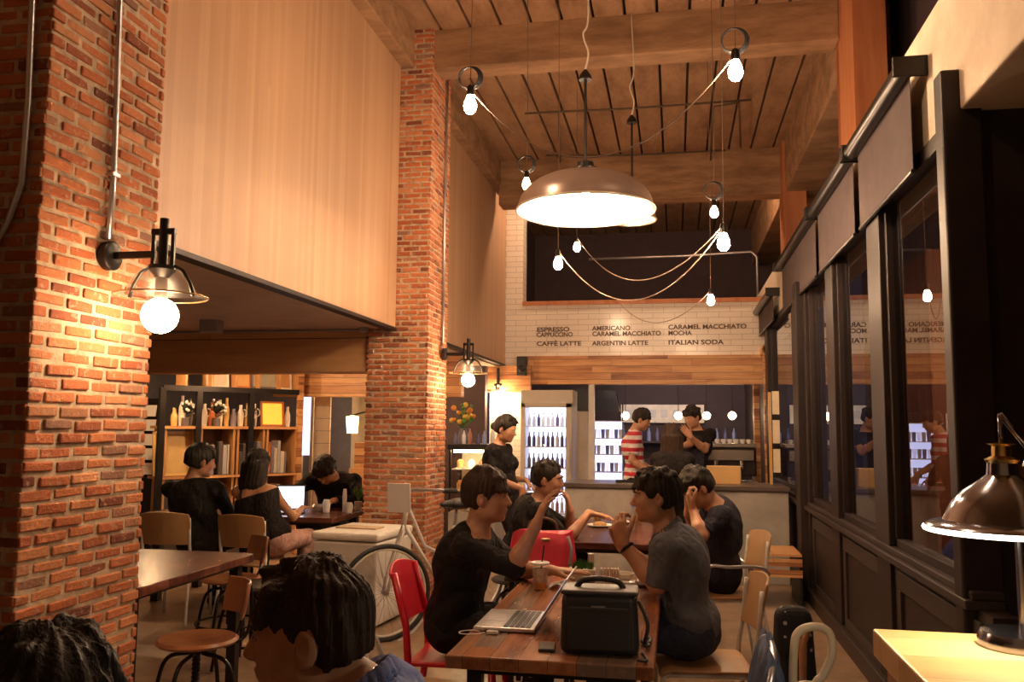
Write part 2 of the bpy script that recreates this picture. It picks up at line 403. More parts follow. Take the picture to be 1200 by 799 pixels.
# far door beside the bar, timber jambs
s = MB(); s.bb(1.13, 1.27, 11.5, 11.62, 0, 2.6); s.bb(1.12, 1.27, 12.9, 13.05, 0, 2.6); s.bb(1.13, 1.27, 11.5, 13.0, 2.5, 2.62); struct('door_1', s, M['beamwood'], bevel=.006)
s = MB(); s.bb(1.2, 1.3, 11.5, 15.6, 0, 3.1); struct('wall_right_far', s, M['frame_brown'])
# near dark timber pillar and closed shutter wall
s = MB(); s.bb(1.125, 1.285, 3.79, 3.9, 0, 3.04); struct('trim_door_post', s, M['frame_dark'], bevel=.012)
s = MB(); s.bb(1.285, 2.6, 3.82, 3.9, 0, 2.87); struct('wall_right_near', s, M['frame_dark'])
s = MB(); s.bb(1.46, 1.475, 3.80, 3.83, 0, 2.87); struct('trim_near_wall_batten', s, M['frame_brown'])
s = MB(); s.bb(2.6, 2.7, -3, 3.9, 0, 3.0); struct('wall_right_rear', s, M['frame_dark'])
s = MB(); s.bb(1.6, 2.7, -3, 3.9, 2.87, 3.47); struct('ceiling_right_near', s, M['plaster'])
# outside: street seen through the panes
s = MB(); s.bb(4.2, 4.4, 3.0, 20.4, 0, 5.2); struct('wall_outside', s, mat('outside_render', (.30, .20, .15), .8, nscale=2, vary=.35))
s = MB(); ya, yb = at(1094, 500, X=2.6).y, at(1046, 500, X=2.6).y; s.bb(2.6, 2.9, ya, yb, 0, 3.4); struct('trim_outside_post', s, M['redwood'])
# ================================================================ LAMPS
def edison(loc, label, coil=True, group='bare bulbs on the looped cord', top=None, s=1.0):
    x, y, z = loc
    t = thing('cord_bulb', label, 'light bulb', loc, 0, group)
    b = MB(); b.lathe([(.0, -.052*s), (.018*s, -.048*s), (.031*s, -.03*s), (.034*s, -.01*s), (.029*s, .014*s), (.019*s, .036*s), (.014*s, .05*s)], n=20); b.build('bulb', M['bulb'], t, smooth=True)
    c = MB(); c.lathe([(.0, .10*s), (.012*s, .10*s), (.019*s, .09*s), (.02*s, .045*s), (.012*s, .044*s)], n=16); c.build('socket', M['metal_black'], t, smooth=True)
    if coil:
        c = MB(); r = .062
        for k in range(4): c.tube(arc((-.01+.004*k, .006*k-.01, .10+r), r+.003*k, 0, 2*PI, 28, axis=(.15, 1, .1))[:-1], .0045, 6, closed=True)
        c.build('cord_coil', M['plastic_black'], t, smooth='full')
    d = MB(); zt = (top or 5.05)-z
    d.tube([(0, 0, .095), (.006, .0, zt*.5), (0, 0, zt)], .0028, 6); d.build('drop_cord', mat('cord', (.16, .10, .07), .6), t)
    return t
E1 = at(862, 82, Y=4.5); E2 = at(551, 122, Y=4.8); E3 = at(617, 215, Y=6.7); E4 = at(837, 248, Y=6.5); E5 = at(848, 283, Y=5.6); E6 = at(833, 351, Y=7.7); E7 = at(654, 308, Y=6.5); E8 = at(676, 289, Y=8.6)
edison(E1, 'bare glowing bulb at upper right, hanging highest under a black cord coil', s=1.15)
edison(E2, 'bare glowing bulb with a cord coil beside the top of the brick column', s=1.15)
edison(E3, 'small glowing bulb peeking out at the upper left rim of the big dome pendant')
edison(E4, 'glowing bulb under a cord coil, just above its neighbour right of the dome pendant', s=.9)
edison(E5, 'glowing bulb at the right end of two cord swags, lower of the close pair', False, s=1.2)
edison(E6, 'lowest glowing bulb, hanging in front of the menu wall', False)
edison(E7, 'glowing bulb hanging below left of the dome pendant before the dark opening', False, s=1.05)
edison(E8, 'small far bulb directly under the dome pendant', False)
def swag(a, b, low, label, r=.0042, m_=None):
    a, b = Vector(a), Vector(b); mid = at(*low, Y=(a.y+b.y)/2); drop = (a.z+b.z)/2-mid.z; pts = [a.lerp(b, k/24)-Vector((0, 0, drop*4*(k/24)*(1-k/24))) for k in range(25)]
    m = MB(); m.tube(pts, r, 6); o = m.build('looped_cord', m_ or mat('cord_light', (.34, .24, .18), .5), smooth='full'); tag(o, label, 'cord', 'looped lamp cords'); return o
up = Vector((0, 0, .1))
swag(E2+up*.9, E1+up*.9, (700, 184), 'brown cord sagging across the ceiling from the column bulb to the highest bulb', m_=mat('cord', (.16, .10, .07), .6))
swag(E8+up, E5+up*1.1, (752, 328), 'pale cord sagging from the far small bulb up to the right end pair')
swag(E7+up, E5+up, (742, 352), 'pale cord sagging deepest below the dome pendant across the dark opening')
swag(at(722, 350, Y=11), E6+up*.8, (776, 378), 'thin cord sagging in front of the white menu wall')
# overhead conduits on the ceiling
def pipe(name, pts, r, m, label, cat='pipe', **k):
    o = MB().tube(pts, r, 8).build(name, m, smooth='full', **k); return tag(o, label, cat)
cz = 4.9
for (p, q, l) in [((618, 150, 7.9), (618, 88, 7.9), 'thin dark conduit drop left of the dome rod'),]:
    pass
pipe('ceiling_conduit', [at(615, 133, Z=4.98), at(655, 131, Z=4.98), at(740, 127, Z=4.98), at(880, 117, Z=4.98)], .012, M['rib'], 'long dark conduit crossing the ceiling planks just behind the cross beam')
pipe('ceiling_conduit', [at(655, 132, Z=4.95), at(656, 190, Z=4.95)], .010, M['rib'], 'short dark conduit running back along the ceiling left of the dome rod')
pipe('ceiling_conduit', [at(640, 182, Z=4.98), at(740, 182, Z=4.98), at(850, 176, Z=4.98)], .012, M['rib'], 'dark conduit crossing the ceiling planks before the far beam')
pipe('ceiling_conduit', [at(832, 200, Z=4.95), at(836, 125, Z=4.95), at(866, 120, Z=4.95), at(868, 172, Z=4.95)], .010, M['rib'], 'dark hooped conduit on the ceiling at the right of the planks')
pipe('gallery_rail', [at(690, 304, Y=13.5), at(800, 300, Y=13.5), at(880, 295, Y=13.5), at(887, 301, Y=13.5), at(888, 356, Y=13.5)], .022, M['conduit'], 'pale metal rail with a bent end in the dark upper opening', 'rail')
# big dome pendant
def dome(name, loc, R_, label, H_, rod_top, bulbs):
    t = thing(name, label, 'pendant lamp', loc)
    prof = [(R_*1.0, 0), (R_*.985, .012)]+[(R_*math.cos(a)**.82*.975, .015+H_*math.sin(a)) for a in [k*PI/2/14*.93 for k in range(1, 15)]]
    top = prof[-1][1]
    m = MB(); m.lathe(prof+[(.0, top+.004)], n=56); m.build('dome_shade', mat('shade_brown', (.17, .115, .09), .32, .35, vary=.06), t, smooth=True)
    m = MB(); m.lathe([(r*.975, z-.006 if i else z+.004) for i, (r, z) in enumerate(prof)]+[(0, top-.006)], n=56); m.build('shade_lining', mat('lining', (.88, .86, .78), .35, vary=.02), t, smooth=True)
    m = MB(); m.tube([p for p in arc((0,0,0), R_*.995, 0, 2*PI, 56)][:-1], .008, 8, closed=True); m.build('rim', mat('rimm', (.5, .42, .34), .3, .6), t, smooth='full')
    m = MB(); m.lathe([(.09*R_/.45, top-.01), (.095*R_/.45, top+.03), (.06*R_/.45, top+.04), (.055*R_/.45, top+.075), (.02, top+.085), (.0, top+.085)], n=24); m.build('cap', M['metal_black'], t, smooth=True)
    m = MB(); m.cyl((0, 0, top+.08), (0, 0, rod_top-.05), .009); m.build('rod', M['metal_black'], t)
    m = MB(); m.lathe([(0, 0), (.045, 0), (.04, .03), (.012, .07), (0, .07)], (0, 0, rod_top-.07), n=20); m.build('ceiling_hook_cap', M['metal_black'], t, smooth=True)
    m = MB(); m.tube(spline([(0, 0, rod_top), (.02, 0, rod_top+.12), (-.015, 0, rod_top+.25), (.02, .0, rod_top+.4), (0, 0, 5.08-loc[2])]), .007, 6); m.build('flex', mat('flexm', (.5, .42, .33), .6), t, smooth='full')
    if bulbs:
        m = MB(); m.lathe([(.05, top-.02), (.05, top-.09), (.03, top-.1), (0, top-.1)], n=20); m.build('lamp_holder', M['metal_black'], t, smooth=True)
        m = MB(); m.lathe([(.02, top-.09), (.03, top-.15), (.058, top-.235), (.062, top-.275), (.045, top-.315), (0, top-.33)] if R_ > .3 else [(.015, top-.05), (.03, top-.09), (.03, top-.12), (0, top-.15)], n=24); m.build('bulb', bulbs, t, smooth=True)
    return t
Dp = at(686, 247, Y=5.5)
dome('dome_pendant', Dp, .455, 'large brown dome pendant lamp with white lining hanging on a rod', .235, at(686, 82, Y=5.5).z-Dp.z, M['bulb_big'])
D2 = at(741, 258, Y=7.1)
dome('small_dome_pendant', D2, .2, 'smaller dome pendant half hidden behind the right of the large one', .13, at(741, 135, Y=7.1).z-D2.z, M['bulb_small'])
# wall lamps with half-ring cage
def walllamp(loc, bulb_z, s, label, reach, bm, rb):
    """loc = wall plate centre; arm reaches +x"""
    t = thing('wall_lamp', label, 'wall lamp', loc, 0)
    m = MB(); m.lathe([(0, .035*s), (.045*s, .035*s), (.055*s, .028*s), (.055*s, 0), (0, 0)], axis=(1, 0, 0), n=28); m.build('wall_plate', M['metal_black'], t, smooth=True)
    m = MB(); m.bar((.02, 0, 0), (reach-.03*s, 0, 0), .018*s, .026*s); m.build('arm', M['metal_black'], t, bevel=.002)
    m = MB(); m.cyl((reach, 0, -.06*s), (reach, 0, .135*s), .017*s, n=20)
    m.bar((reach-.048*s, 0, .085*s), (reach+.048*s, 0, .085*s), .02*s, .022*s)
    for q in (-1, 1): m.bar((reach+q*.04*s, 0, .09*s), (reach+q*.04*s, 0, -.045*s), .014*s, .014*s); 
    m.lathe([(.05*s, -.045*s), (.05*s, -.06*s), (.022*s, -.09*s), (.022*s, -.045*s)], (reach, 0, 0), n=20)
    m.build('lamp_bracket', M['metal_black'], t, smooth=True, bevel=.002)
    m = MB(); R_ = .135*s; zb = bulb_z+rb+.005
    prof = [(.045*s, -.05*s), (.075*s, -.065*s), (.105*s, -.1*s), (.122*s, -.145*s), (.126*s, zb+.01), (R_+.03*s, zb), ]
    m.lathe(prof, (reach, 0, 0), n=40); m.build('glass_shade', M['shade_clear'], t, smooth='full')
    m = MB(); m.tube(arc((reach, 0, zb), R_+.03*s, 0, 2*PI, 40)[:-1], .0035*s, 6, closed=True); m.build('shade_rim', mat('brassy', (.75, .55, .3), .25, .9), t, smooth='full')
    for q in (-1, 1): m = MB(); m.tube([(reach+q*.05*s, 0, -.045*s), (reach+q*.085*s, 0, -.065*s), (reach+q*.115*s, 0, -.11*s), (reach+q*.13*s, 0, zb)], .007*s, 8); m.build('cage_arm', M['metal_black'], t, smooth='full')
    m = MB(); m.cyl((reach, 0, -.06*s), (reach, 0, bulb_z+rb*.9), .02*s, .024*s, 20); m.build('bulb_neck', mat('porcelain', (.22, .17, .14), .4), t, smooth=True)
    m = MB(); m.ball((reach, 0, bulb_z), rb, 28, 18); m.build('globe_bulb', bm, t, smooth='full')
    return t
W1 = at(125, 300, X=-2.1); walllamp(W1, at(192, 370, Y=2.83).z-W1.z, 1.0, 'black bracket wall lamp with glass shade and round bulb on the near brick pier', .235, mat('b_near', (1,.72,.42), .5, vary=0, emit=(1, .66, .38), estr=75), .066)
W2 = at(519, 415, X=-2.08); walllamp(W2, at(543, 445, Y=7.45).z-W2.z, 1.05, 'black bracket wall lamp with round bulb on the brick column', .24, mat('b_mid', (1,.7,.4), .5, vary=0, emit=(1, .66, .38), estr=110), .06)
# third lamp faces forward on the white pier
W3 = at(588, 446, Y=12.0); l3 = walllamp(W3, -.22, 1.2, 'black bracket wall lamp glowing on the white tiled pier', .26, mat('b_far', (1,.7,.4), .5, vary=0, emit=(1, .66, .38), estr=230), .06); l3.rotation_euler.z = -PI/2
for m_ in ('b_near', 'b_mid'): M[m_].cycles.emission_sampling = 'FRONT'
# conduits on brick
def conduit(pts, label, r=.011, clips=()):
    t = thing('wall_conduit', label, 'conduit', pts[0]); o = Vector(pts[0])
    m = MB(); m.tube([Vector(p)-o for p in pts], r, 10); m.build('tube', M['conduit'], t, smooth='full')
    for c in clips: m = MB(); m.bar(Vector(c)-o-Vector((0, .022, 0)), Vector(c)-o+Vector((0, .022, 0)), .03, .014); m.build('clip', M['conduit'], t)
    return t
x_ = -2.085
a_ = at(143, -60, X=x_); b_ = at(133, 205, X=x_); c_ = at(127, 280, X=x_)
conduit([(x_, a_.y, 4.2), tuple(a_), tuple(b_), tuple(c_)], 'straight steel conduit running down the near brick pier to the wall lamp', .011, [tuple(b_)])
Y_ = 2.452
conduit([tuple(at(*p, Y=Y_)) for p in ((44, -80), (38, 0), (33, 120), (25, 215), (8, 262), (-30, 330))], 'curved steel conduit bending left on the shaded face of the near pier', .011)
conduit([tuple(at(525, 92, X=x_)), tuple(at(521, 250, X=x_)), tuple(at(519, 402, X=x_))], 'long thin steel conduit on the right edge of the brick column', .011)
# roller blinds
def blind(y0, y1, zb, label, zr=3.24, x=1.10):
    t = thing('roller_blind', label, 'roller blind', (x, y0, zr), 0, None)
    m = MB(); m.cyl((0, 0, 0), (0, y1-y0, 0), .048, n=20); m.build('roller_tube', M['metal_black'], t, smooth=True)
    m = MB(); g = [[(.03+.0*j, .05+(y1-y0-.1)*j/6, -z_) for j in range(7)] for z_ in (0, .2, (zr-zb)*.7, zr-zb)]; m.sheet(g, .003); m.build('fabric', mat('blindcloth', (.085, .062, .060), .85, spec=.2), t)
    m = MB(); m.cyl((.03, .05, -(zr-zb)), (.03, y1-y0-.05, -(zr-zb)), .012, n=10); m.build('bottom_rail', M['metal_black'], t)
    for q in (0.0, y1-y0):
        m = MB(); m.box((.02, q, .0), (.16, .02, .10)); m.build('bracket', M['metal_black'], t, bevel=.004)
    return t
blind(4.22, 5.52, 2.74, 'nearest and largest grey roller blind above the window wall')
blind(5.58, 7.05, 2.74, 'second grey roller blind from the camera on the window wall')
blind(7.1, 9.4, 2.74, 'third grey roller blind from the camera, seen as a narrow strip')
blind(10.2, 12.2, 2.78, 'farthest grey roller blind, set lower near the menu wall', zr=3.1)
# things on the walls
m = MB(); c = at(612, 429, Y=11.85); m.box((0, 0, 0), (.14, .14, .27)); m.cur = 1; m.lathe([(0, 0), (.04, 0), (.05, .012)], (0, -.085, -.04), axis=(0, 1, 0), n=16)
o = m.build('speaker', [M['plastic_black'], M['metal_black']], bevel=.012); o.location = c; tag(o, 'small black box speaker on the corner of the white tiled pier', 'speaker')
t = thing('track_box', 'small grey electrical box hanging under the low ceiling by the wooden beam', 'junction box', at(248, 378, Y=6.4))
m = MB(); m.box((0, 0, 0), (.17, .10, .16)); m.build('housing', mat('greybox', (.30, .27, .28), .5), t, bevel=.01)
m = MB(); m.cyl((0, 0, .08), (0, 0, 2.36-t.location.z), .02); m.build('stem', M['metal_black'], t)
t = thing('sensor_box', 'tiny pale box at the right end of the brown beam by the brick column', 'sensor', at(427, 383, Y=7.02))
m = MB(); m.box((0, 0, 0), (.08, .06, .09)); m.cur = 0; m.box((-.05, 0, .03), (.05, .04, .03)); m.build('housing', mat('greybox', (.3,.27,.28)), t, bevel=.006)
# menu lettering on the tiles
def text(body, px, py, size, label, Y=11.9985, wpx=None, m=None, name='menu_line', cat='lettering'):
    cu = bpy.data.curves.new(name, 'FONT'); cu.body = body; cu.size = size; cu.extrude = .002; cu.offset = .0025; cu.align_y = 'CENTER'
    o = bpy.data.objects.new(name, cu); COL.objects.link(o); o.location = at(px, py, Y=Y); o.rotation_euler = (PI/2, 0, 0)
    cu.materials.append(m or mat('ink', (.13, .08, .06), .7))
    if wpx:
        bpy.context.view_layer.update(); o.scale.x = (wpx*Y/F*1.02)/max(.01, o.dimensions.x)
    me = bpy.data.meshes.new_from_object(o.evaluated_get(bpy.context.evaluated_depsgraph_get())); q = bpy.data.objects.new(name, me); COL.objects.link(q)
    q.location, q.rotation_euler, q.scale = o.location, o.rotation_euler, o.scale; bpy.data.objects.remove(o); bpy.data.curves.remove(cu); q.name = name; o = q
    return tag(o, label, cat, 'menu lettering on the white tiled wall')
for b_, px, py, w in [('ESPRESSO', 629, 386.5, 38), ('CAPPUCCINO', 629, 392.5, 42), ('CAFFÈ LATTE', 629, 403, 52), ('AMERICANO', 694, 385, 44), ('CARAMEL MACCHIATO', 694, 391.5, 78), ('ARGENTIN LATTE', 694, 402.5, 64), ('CARAMEL MACCHIATO', 783, 383.5, 86), ('MOCHA', 783, 390.5, 26), ('ITALIAN SODA', 783, 401.5, 61)]:
    col_ = {629: 'left', 694: 'middle', 783: 'right'}[px]
    text(b_, px, py, .088, f'dark painted menu line {b_} in the {col_} column on the tiled wall', wpx=w)
# ---- unseen lamps added to brighten the near bay and the far wall
for p, l in [((-.1, 2.95, 4.0), 'bare bulb hanging in the near bay above the long table')]:
    edison(Vector(p), l, False, 'bare bulbs on the looped cord', s=1.25)
for k, x in enumerate((-1.35, .45)):  # hidden pair added to brighten the menu tiles
    t = thing('added_wash_lamp', ['bare bulb tucked behind the far ceiling beam, left one', 'bare bulb tucked behind the far ceiling beam, right one'][k], 'light bulb', (x, 11.45, 4.78)); m = MB(); m.ball((0, 0, 0), .05, 18, 12); m.build('bulb', M['bulb'], t, smooth='full'); m = MB(); m.cyl((0, 0, .04), (0, 0, .10), .02); m.cyl((0, 0, .1), (0, 0, .29), .006); m.build('socket', M['metal_black'], t)
def lamp(name, loc, e, r=.1, c=WARM, typ='POINT', rot=None, size=None, spread=None):
    d = bpy.data.lights.new(name, typ); d.energy = e; d.color = c
    if typ == 'POINT': d.shadow_soft_size = r
    if typ == 'AREA':
        d.shape = 'RECTANGLE'; d.size, d.size_y = size
    if typ == 'SPOT': d.spot_size = spread; d.shadow_soft_size = r; d.spot_blend = .6
    o = bpy.data.objects.new(name, d); COL.objects.link(o); o.location = loc
    if rot: o.rotation_euler = rot
    return o
W = bpy.data.worlds.new('world'); SC.world = W; W.use_nodes = True
W.node_tree.nodes['Background'].inputs[0].default_value = (.10, .08, .12, 1); W.node_tree.nodes['Background'].inputs[1].default_value = .25
SC.view_settings.view_transform = 'Standard'; SC.view_settings.look = 'None'; SC.view_settings.gamma = 1; SC.view_settings.exposure = 0.25
SC.cycles.use_denoising = True; SC.cycles.max_bounces = 7; SC.cycles.diffuse_bounces = 4; SC.cycles.transparent_max_bounces = 12
SC.cycles.sample_clamp_indirect = 6; SC.cycles.blur_glossy = 1
# ================================================================ FURNITURE
planks('tabletop', [(0, (.05, .02, .012)), (.3, (.22, .07, .03)), (.5, (.38, .15, .06)), (.75, (.16, .11, .085)), (1, (.45, .22, .10))], 0, .095, 1, 3, groove=.02, rough=.22, grain=.7, bump=.05)
planks('darktop', [(0, (.045, .015, .012)), (.5, (.10, .034, .022)), (1, (.17, .065, .04))], 1, .16, 0, 3, groove=.015, rough=.26, grain=1.2, bump=.04).node_tree.nodes['Principled BSDF'].inputs['Specular IOR Level'].default_value = .22
planks('ply', [(0, (.36, .19, .08)), (.5, (.44, .25, .11)), (1, (.50, .30, .14))], 0, .5, 2, 3, groove=0, rough=.35, grain=.8, bump=.03)
planks('stoolwood', [(0, (.20, .075, .035)), (.5, (.30, .12, .05)), (1, (.38, .17, .075))], 0, .5, 1, 3, groove=0, rough=.3, grain=.8, bump=.03)
planks('pine', [(0, (.55, .33, .13)), (.5, (.66, .42, .18)), (1, (.74, .50, .24))], 1, .13, 0, 3, groove=.012, rough=.3, grain=.8, bump=.04)
mat('red_paint', (.62, .012, .03), .3, vary=.05); mat('cream', (.72, .62, .44), .35, vary=.05); mat('paper', (.80, .78, .74), .7, vary=.02)
mat('silver', (.62, .60, .58), .3, .7, vary=.03); mat('keys', (.05, .045, .05), .5, vary=0); mat('leather', (.025, .021, .02), .5, bump=.3, bscale=120)
mat('green', (.07, .22, .03), .6, vary=.4, nscale=30); mat('clay', (.55, .50, .43), .7); mat('redbag', (.72, .035, .07), .5, bump=.4, bscale=14, vary=.15); mat('wicker', (.30, .17, .08), .7)
mat('denim', (.07, .095, .17), .85, bump=.3, vary=.3); mat('food', (.60, .34, .12), .6, vary=.4, nscale=60); mat('coffee', (.42, .24, .10), .3); mat('tire', (.03, .03, .03), .7)
def legs_at(t, pts, z, w, m, name='leg', tilt=0):
    for x, y in pts:
        b = MB(); b.bar((x*(1+tilt), y*(1+tilt), 0), (x, y, z), w, w); b.build(name, m, t, bevel=.003)
# --- bent-tube chair with plywood seat and back; sits facing +y
def cafe_chair(label, frame='white_tube', group='plywood chairs with tube frames'):
    t = thing('plywood_chair', label, 'chair', (0, 0, 0), 0, group)
    g = [[(x*(.205-.02*abs(v-.5)), -.2+.4*v, .452+.012*math.cos(x*1.4)-.02*(v > .9)) for x in [k/4-1 for k in range(9)]] for v in [k/8 for k in range(9)]]
    m = MB(); m.sheet(g, .014); m.build('seat', M['ply'], t, smooth=True, bevel=.004)
    g = []
    for i in range(7):
        v = i/6; z = .60+.25*v; w = .20-.012*(1-v)-.03*max(0, v-.75)*4*.5
        g.append([(x*w, -.215-.05*v-.035*(1-x*x), z-(.02*x*x if i == 6 else 0)) for x in [k/4-1 for k in range(9)]])
    m = MB(); m.sheet(g, .012); m.build('backrest', M['ply'], t, smooth=True, bevel=.004)
    for q in (-1, 1):
        m = MB(); m.tube(spline([(q*.185, -.245, .80), (q*.185, -.225, .62), (q*.185, -.20, .46), (q*.19, -.235, .22), (q*.2, -.27, .011)], 5), .0115, 8); m.build('leg', M[frame], t, smooth='full')
        m = MB(); m.tube([(q*.19, .2, .011), (q*.185, .185, .42), (q*.18, .17, .437), (q*.18, -.19, .437)], .0115, 8); m.build('leg', M[frame], t, smooth='full')
    m = MB(); m.tube([(-.18, .165, .43), (.18, .165, .43)], .010, 8); m.build('cross_bar', M[frame], t, smooth='full')
    return t
ch = cafe_chair('plywood chair with white frame under the man in the black suit, left of the pair'); ch.location = (-3.83, 6.2, 0); ch.rotation_euler.z = .12
dup(ch, (-3.16, 6.2, 0), -.06, 'plywood chair under the woman with bare shoulders, back towards the camera')
dup(ch, (.10, 4.1, 0), PI/2+.1, 'plywood chair with white tube frame under the man in the grey shirt')
# armchair ring variant
c5 = dup(ch, (.28, 5.8, 0), PI/2+.25, 'plywood chair with a looped arm rail under the leaning person by the window wall')
m = MB(); m.tube(spline([(-.2, -.24, .60), (-.3, -.15, .66), (-.31, .05, .665), (-.27, .17, .65), (-.2, .19, .45)], 6), .011, 8); m.build('arm_rail', M['conduit'], c5, smooth='full')
m = MB(); m.tube(spline([(.2, -.24, .60), (.3, -.15, .66), (.31, .05, .665), (.27, .17, .65), (.2, .19, .45)], 6), .011, 8); m.build('arm_rail', M['conduit'], c5, smooth='full')
# --- tables
def table(label, x0, x1, y0, y1, z, topm, leg, lw=.05, th=.045, inset=.06, name='wooden_table', rnd=.0):
    cx, cy = (x0+x1)/2, (y0+y1)/2; t = thing(name, label, 'table', (cx, cy, 0))
    a, b = (x1-x0)/2, (y1-y0)/2; m = MB()
    if rnd:
        pts = []
        for (sx, sy, q) in ((1, 1, 0), (-1, 1, 1), (-1, -1, 2), (1, -1, 3)):
            for k in range(7): an = PI/2*(q+k/6); pts.append((sx*(a-rnd)+rnd*math.cos(an), sy*(b-rnd)+rnd*math.sin(an)))
        m.prism(pts, th, Matrix.Translation((0, 0, z-th)))
    else: m.bb(-a, a, -b, b, z-th, z)
    m.build('tabletop', topm, t, bevel=.006)
    m = MB(); e = inset+lw/2
    for q in (-1, 1): m.bb(-a+e, a-e, q*(b-e)-.012, q*(b-e)+.012, z-th-.03, z-th); m.bb(q*(a-e)-.012, q*(a-e)+.012, -b+e, b-e, z-th-.03, z-th)
    m.build('apron', leg, t)
    legs_at(t, [(sx*(a-e), sy*(b-e)) for sx in (-1, 1) for sy in (-1, 1)], z-th, lw, leg)
    return t
TZ = .75
table('long reclaimed-wood table of mixed planks with laptop, cup and black bag on it', -.76, -.075, 2.83, 4.52, TZ, M['tabletop'], M['metal_black'])
table('dark wooden table with rounded corners beside the near brick pier', -3.35, -2.44, 3.62, 4.78, TZ, M['darktop'], M['metal_black'], .055, rnd=.06)
table('dark table with laptop where the pair in black sit, left of the brick column', -4.5, -2.78, 6.72, 7.55, TZ, M['darktop'], M['black'], .07)
table('small far table with plates between the man in the dark tee and the counter', -.86, .02, 5.75, 7.25, TZ, M['darktop'], M['metal_black'], .04)
# --- red metal chair, faces +x
t = thing('red_chair', 'bright red metal chair under the man in the black sweater', 'chair', (-1.0, 3.98, 0), -PI/2+.05); rm = M['red_paint']
m = MB(); m.sheet([[(x*.2, -.2+.4*v, .45-.01*(1-x*x)) for x in (-1, -.5, 0, .5, 1)] for v in (0, .25, .5, .75, 1)], .02); m.build('seat', rm, t, smooth=True, bevel=.006)
m = MB(); m.sheet([[(x*(.19+.01*v), -.215-.07*v-.03*(1-x*x), .60+.27*v-(.03*x*x if v == 1 else 0)) for x in [k/4-1 for k in range(9)]] for v in (0, .2, .4, .6, .8, 1)], .014); m.build('backrest', rm, t, smooth=True, bevel=.004)
for q in (-1, 1):
    m = MB(); m.tube([(q*.185, -.27, .84), (q*.185, -.21, .62), (q*.19, -.195, .45), (q*.205, -.26, 0.01)], [.014, .016, .018, .013], 8); m.build('leg', rm, t, smooth='full')
    m = MB(); m.tube([(q*.18, .18, .45), (q*.2, .21, 0.01)], [.018, .013], 8); m.build('leg', rm, t, smooth='full')
# --- swivel stools with wooden seat and back
def swivel(label, loc, rz, seatm='stoolwood', h=.46, back=True):
    t = thing('swivel_stool', label, 'stool', loc, rz, None)
    prof = [(0, h-.02), (.14, h-.022), (.185, h-.012), (.195, h), (.18, h+.012), (.1, h+.004), (0, h)]
    m = MB(); m.lathe([(r*1.0, z) for r, z in prof], n=32); m.build('seat', M[seatm], t, smooth=True)
    m = MB(); m.cyl((0, 0, .16), (0, 0, h-.02), .018); m.lathe([(.0, h-.05), (.07, h-.05), (.07, h-.022), (0, h-.022)], n=20)
    for k in range(9): m.lathe([(.018, .2+.02*k), (.0225, .206+.02*k), (.018, .212+.02*k)], n=12)
    m.build('screw_post', M['metal_black'], t, smooth=True)
    for k in range(4):
        a = PI/4+k*PI/2; ca, sa = math.cos(a), math.sin(a)
        m = MB(); m.tube(spline([(.03*ca, .03*sa, h-.06), (.15*ca, .15*sa, h-.09), (.20*ca, .20*sa, h-.2), (.24*ca, .24*sa, .011)], 5), .0105, 8); m.build('leg', M['metal_black'], t, smooth='full')
    m = MB(); m.tube(arc((0, 0, .17), .215, 0, 2*PI, 32)[:-1], .008, 6, closed=True); m.build('foot_ring', M['metal_black'], t, smooth='full')
    if back:
        g = [[(x*(.17-.05*abs(v-.5)), -.21-.03*v-.05*(1-x*x)+.05, h+.10+.17*v) for x in [k/4-1 for k in range(9)]] for v in (0, .15, .35, .6, .85, 1)]
        m = MB(); m.sheet(g, .012); m.build('backrest', M[seatm], t, smooth=True, bevel=.004)
        for q in (-1, 1): m = MB(); m.tube(spline([(q*.05, -.08, h-.03), (q*.06, -.2, h-.01), (q*.065, -.235, h+.08), (q*.07, -.235, h+.25)], 5), .008, 8); m.build('back_strut', M['metal_black'], t, smooth='full')
    return t
swivel('wooden swivel stool with curved backrest in front of the dark rounded table', (-2.3, 3.92, 0), 2.36)
swivel('dark backless swivel stool tucked beside the rounded table', (-2.62, 5.1, 0), 0, 'black', .5, False)
swivel('wooden swivel stool beside the woman, mostly behind the rounded table', (-3.0, 5.5, 0), 2.4, 'stoolwood', .46)
# --- near chair with white hoops and round wooden seat, at the bottom edge
t = thing('hoop_back_chair', 'round wooden seated chair with two white hoops at the bottom edge of the photo', 'chair', tuple(at(482, 812, Z=.46).xy)+(0,), 0)
m = MB(); m.lathe([(0, .44), (.18, .44), (.2, .452), (.195, .468), (.15, .474), (0, .474)], n=40); m.build('seat', mat('seat_tan', (.40, .26, .15), .35), t, smooth=True)
m = MB(); m.tube(spline([(-.12, -.14, .46), (-.17, -.2, .60), (-.21, -.12, .735), (-.23, .02, .745), (-.20, .12, .64), (-.15, .15, .46)], 6), .011, 8); m.build('outer_hoop', M['white_tube'], t, smooth='full')
m = MB(); m.tube(spline([(-.10, -.08, .46), (-.14, -.12, .58), (-.165, -.06, .67), (-.175, .01, .68), (-.155, .07, .6), (-.12, .09, .46)], 6), .009, 8); m.build('inner_hoop', M['white_tube'], t, smooth='full')
for k in range(4):
    a = PI/4+k*PI/2; m = MB(); m.tube([(.13*math.cos(a), .13*math.sin(a), .45), (.19*math.cos(a), .19*math.sin(a), .01)], .012, 8); m.build('leg', M['white_tube'], t, smooth='full')
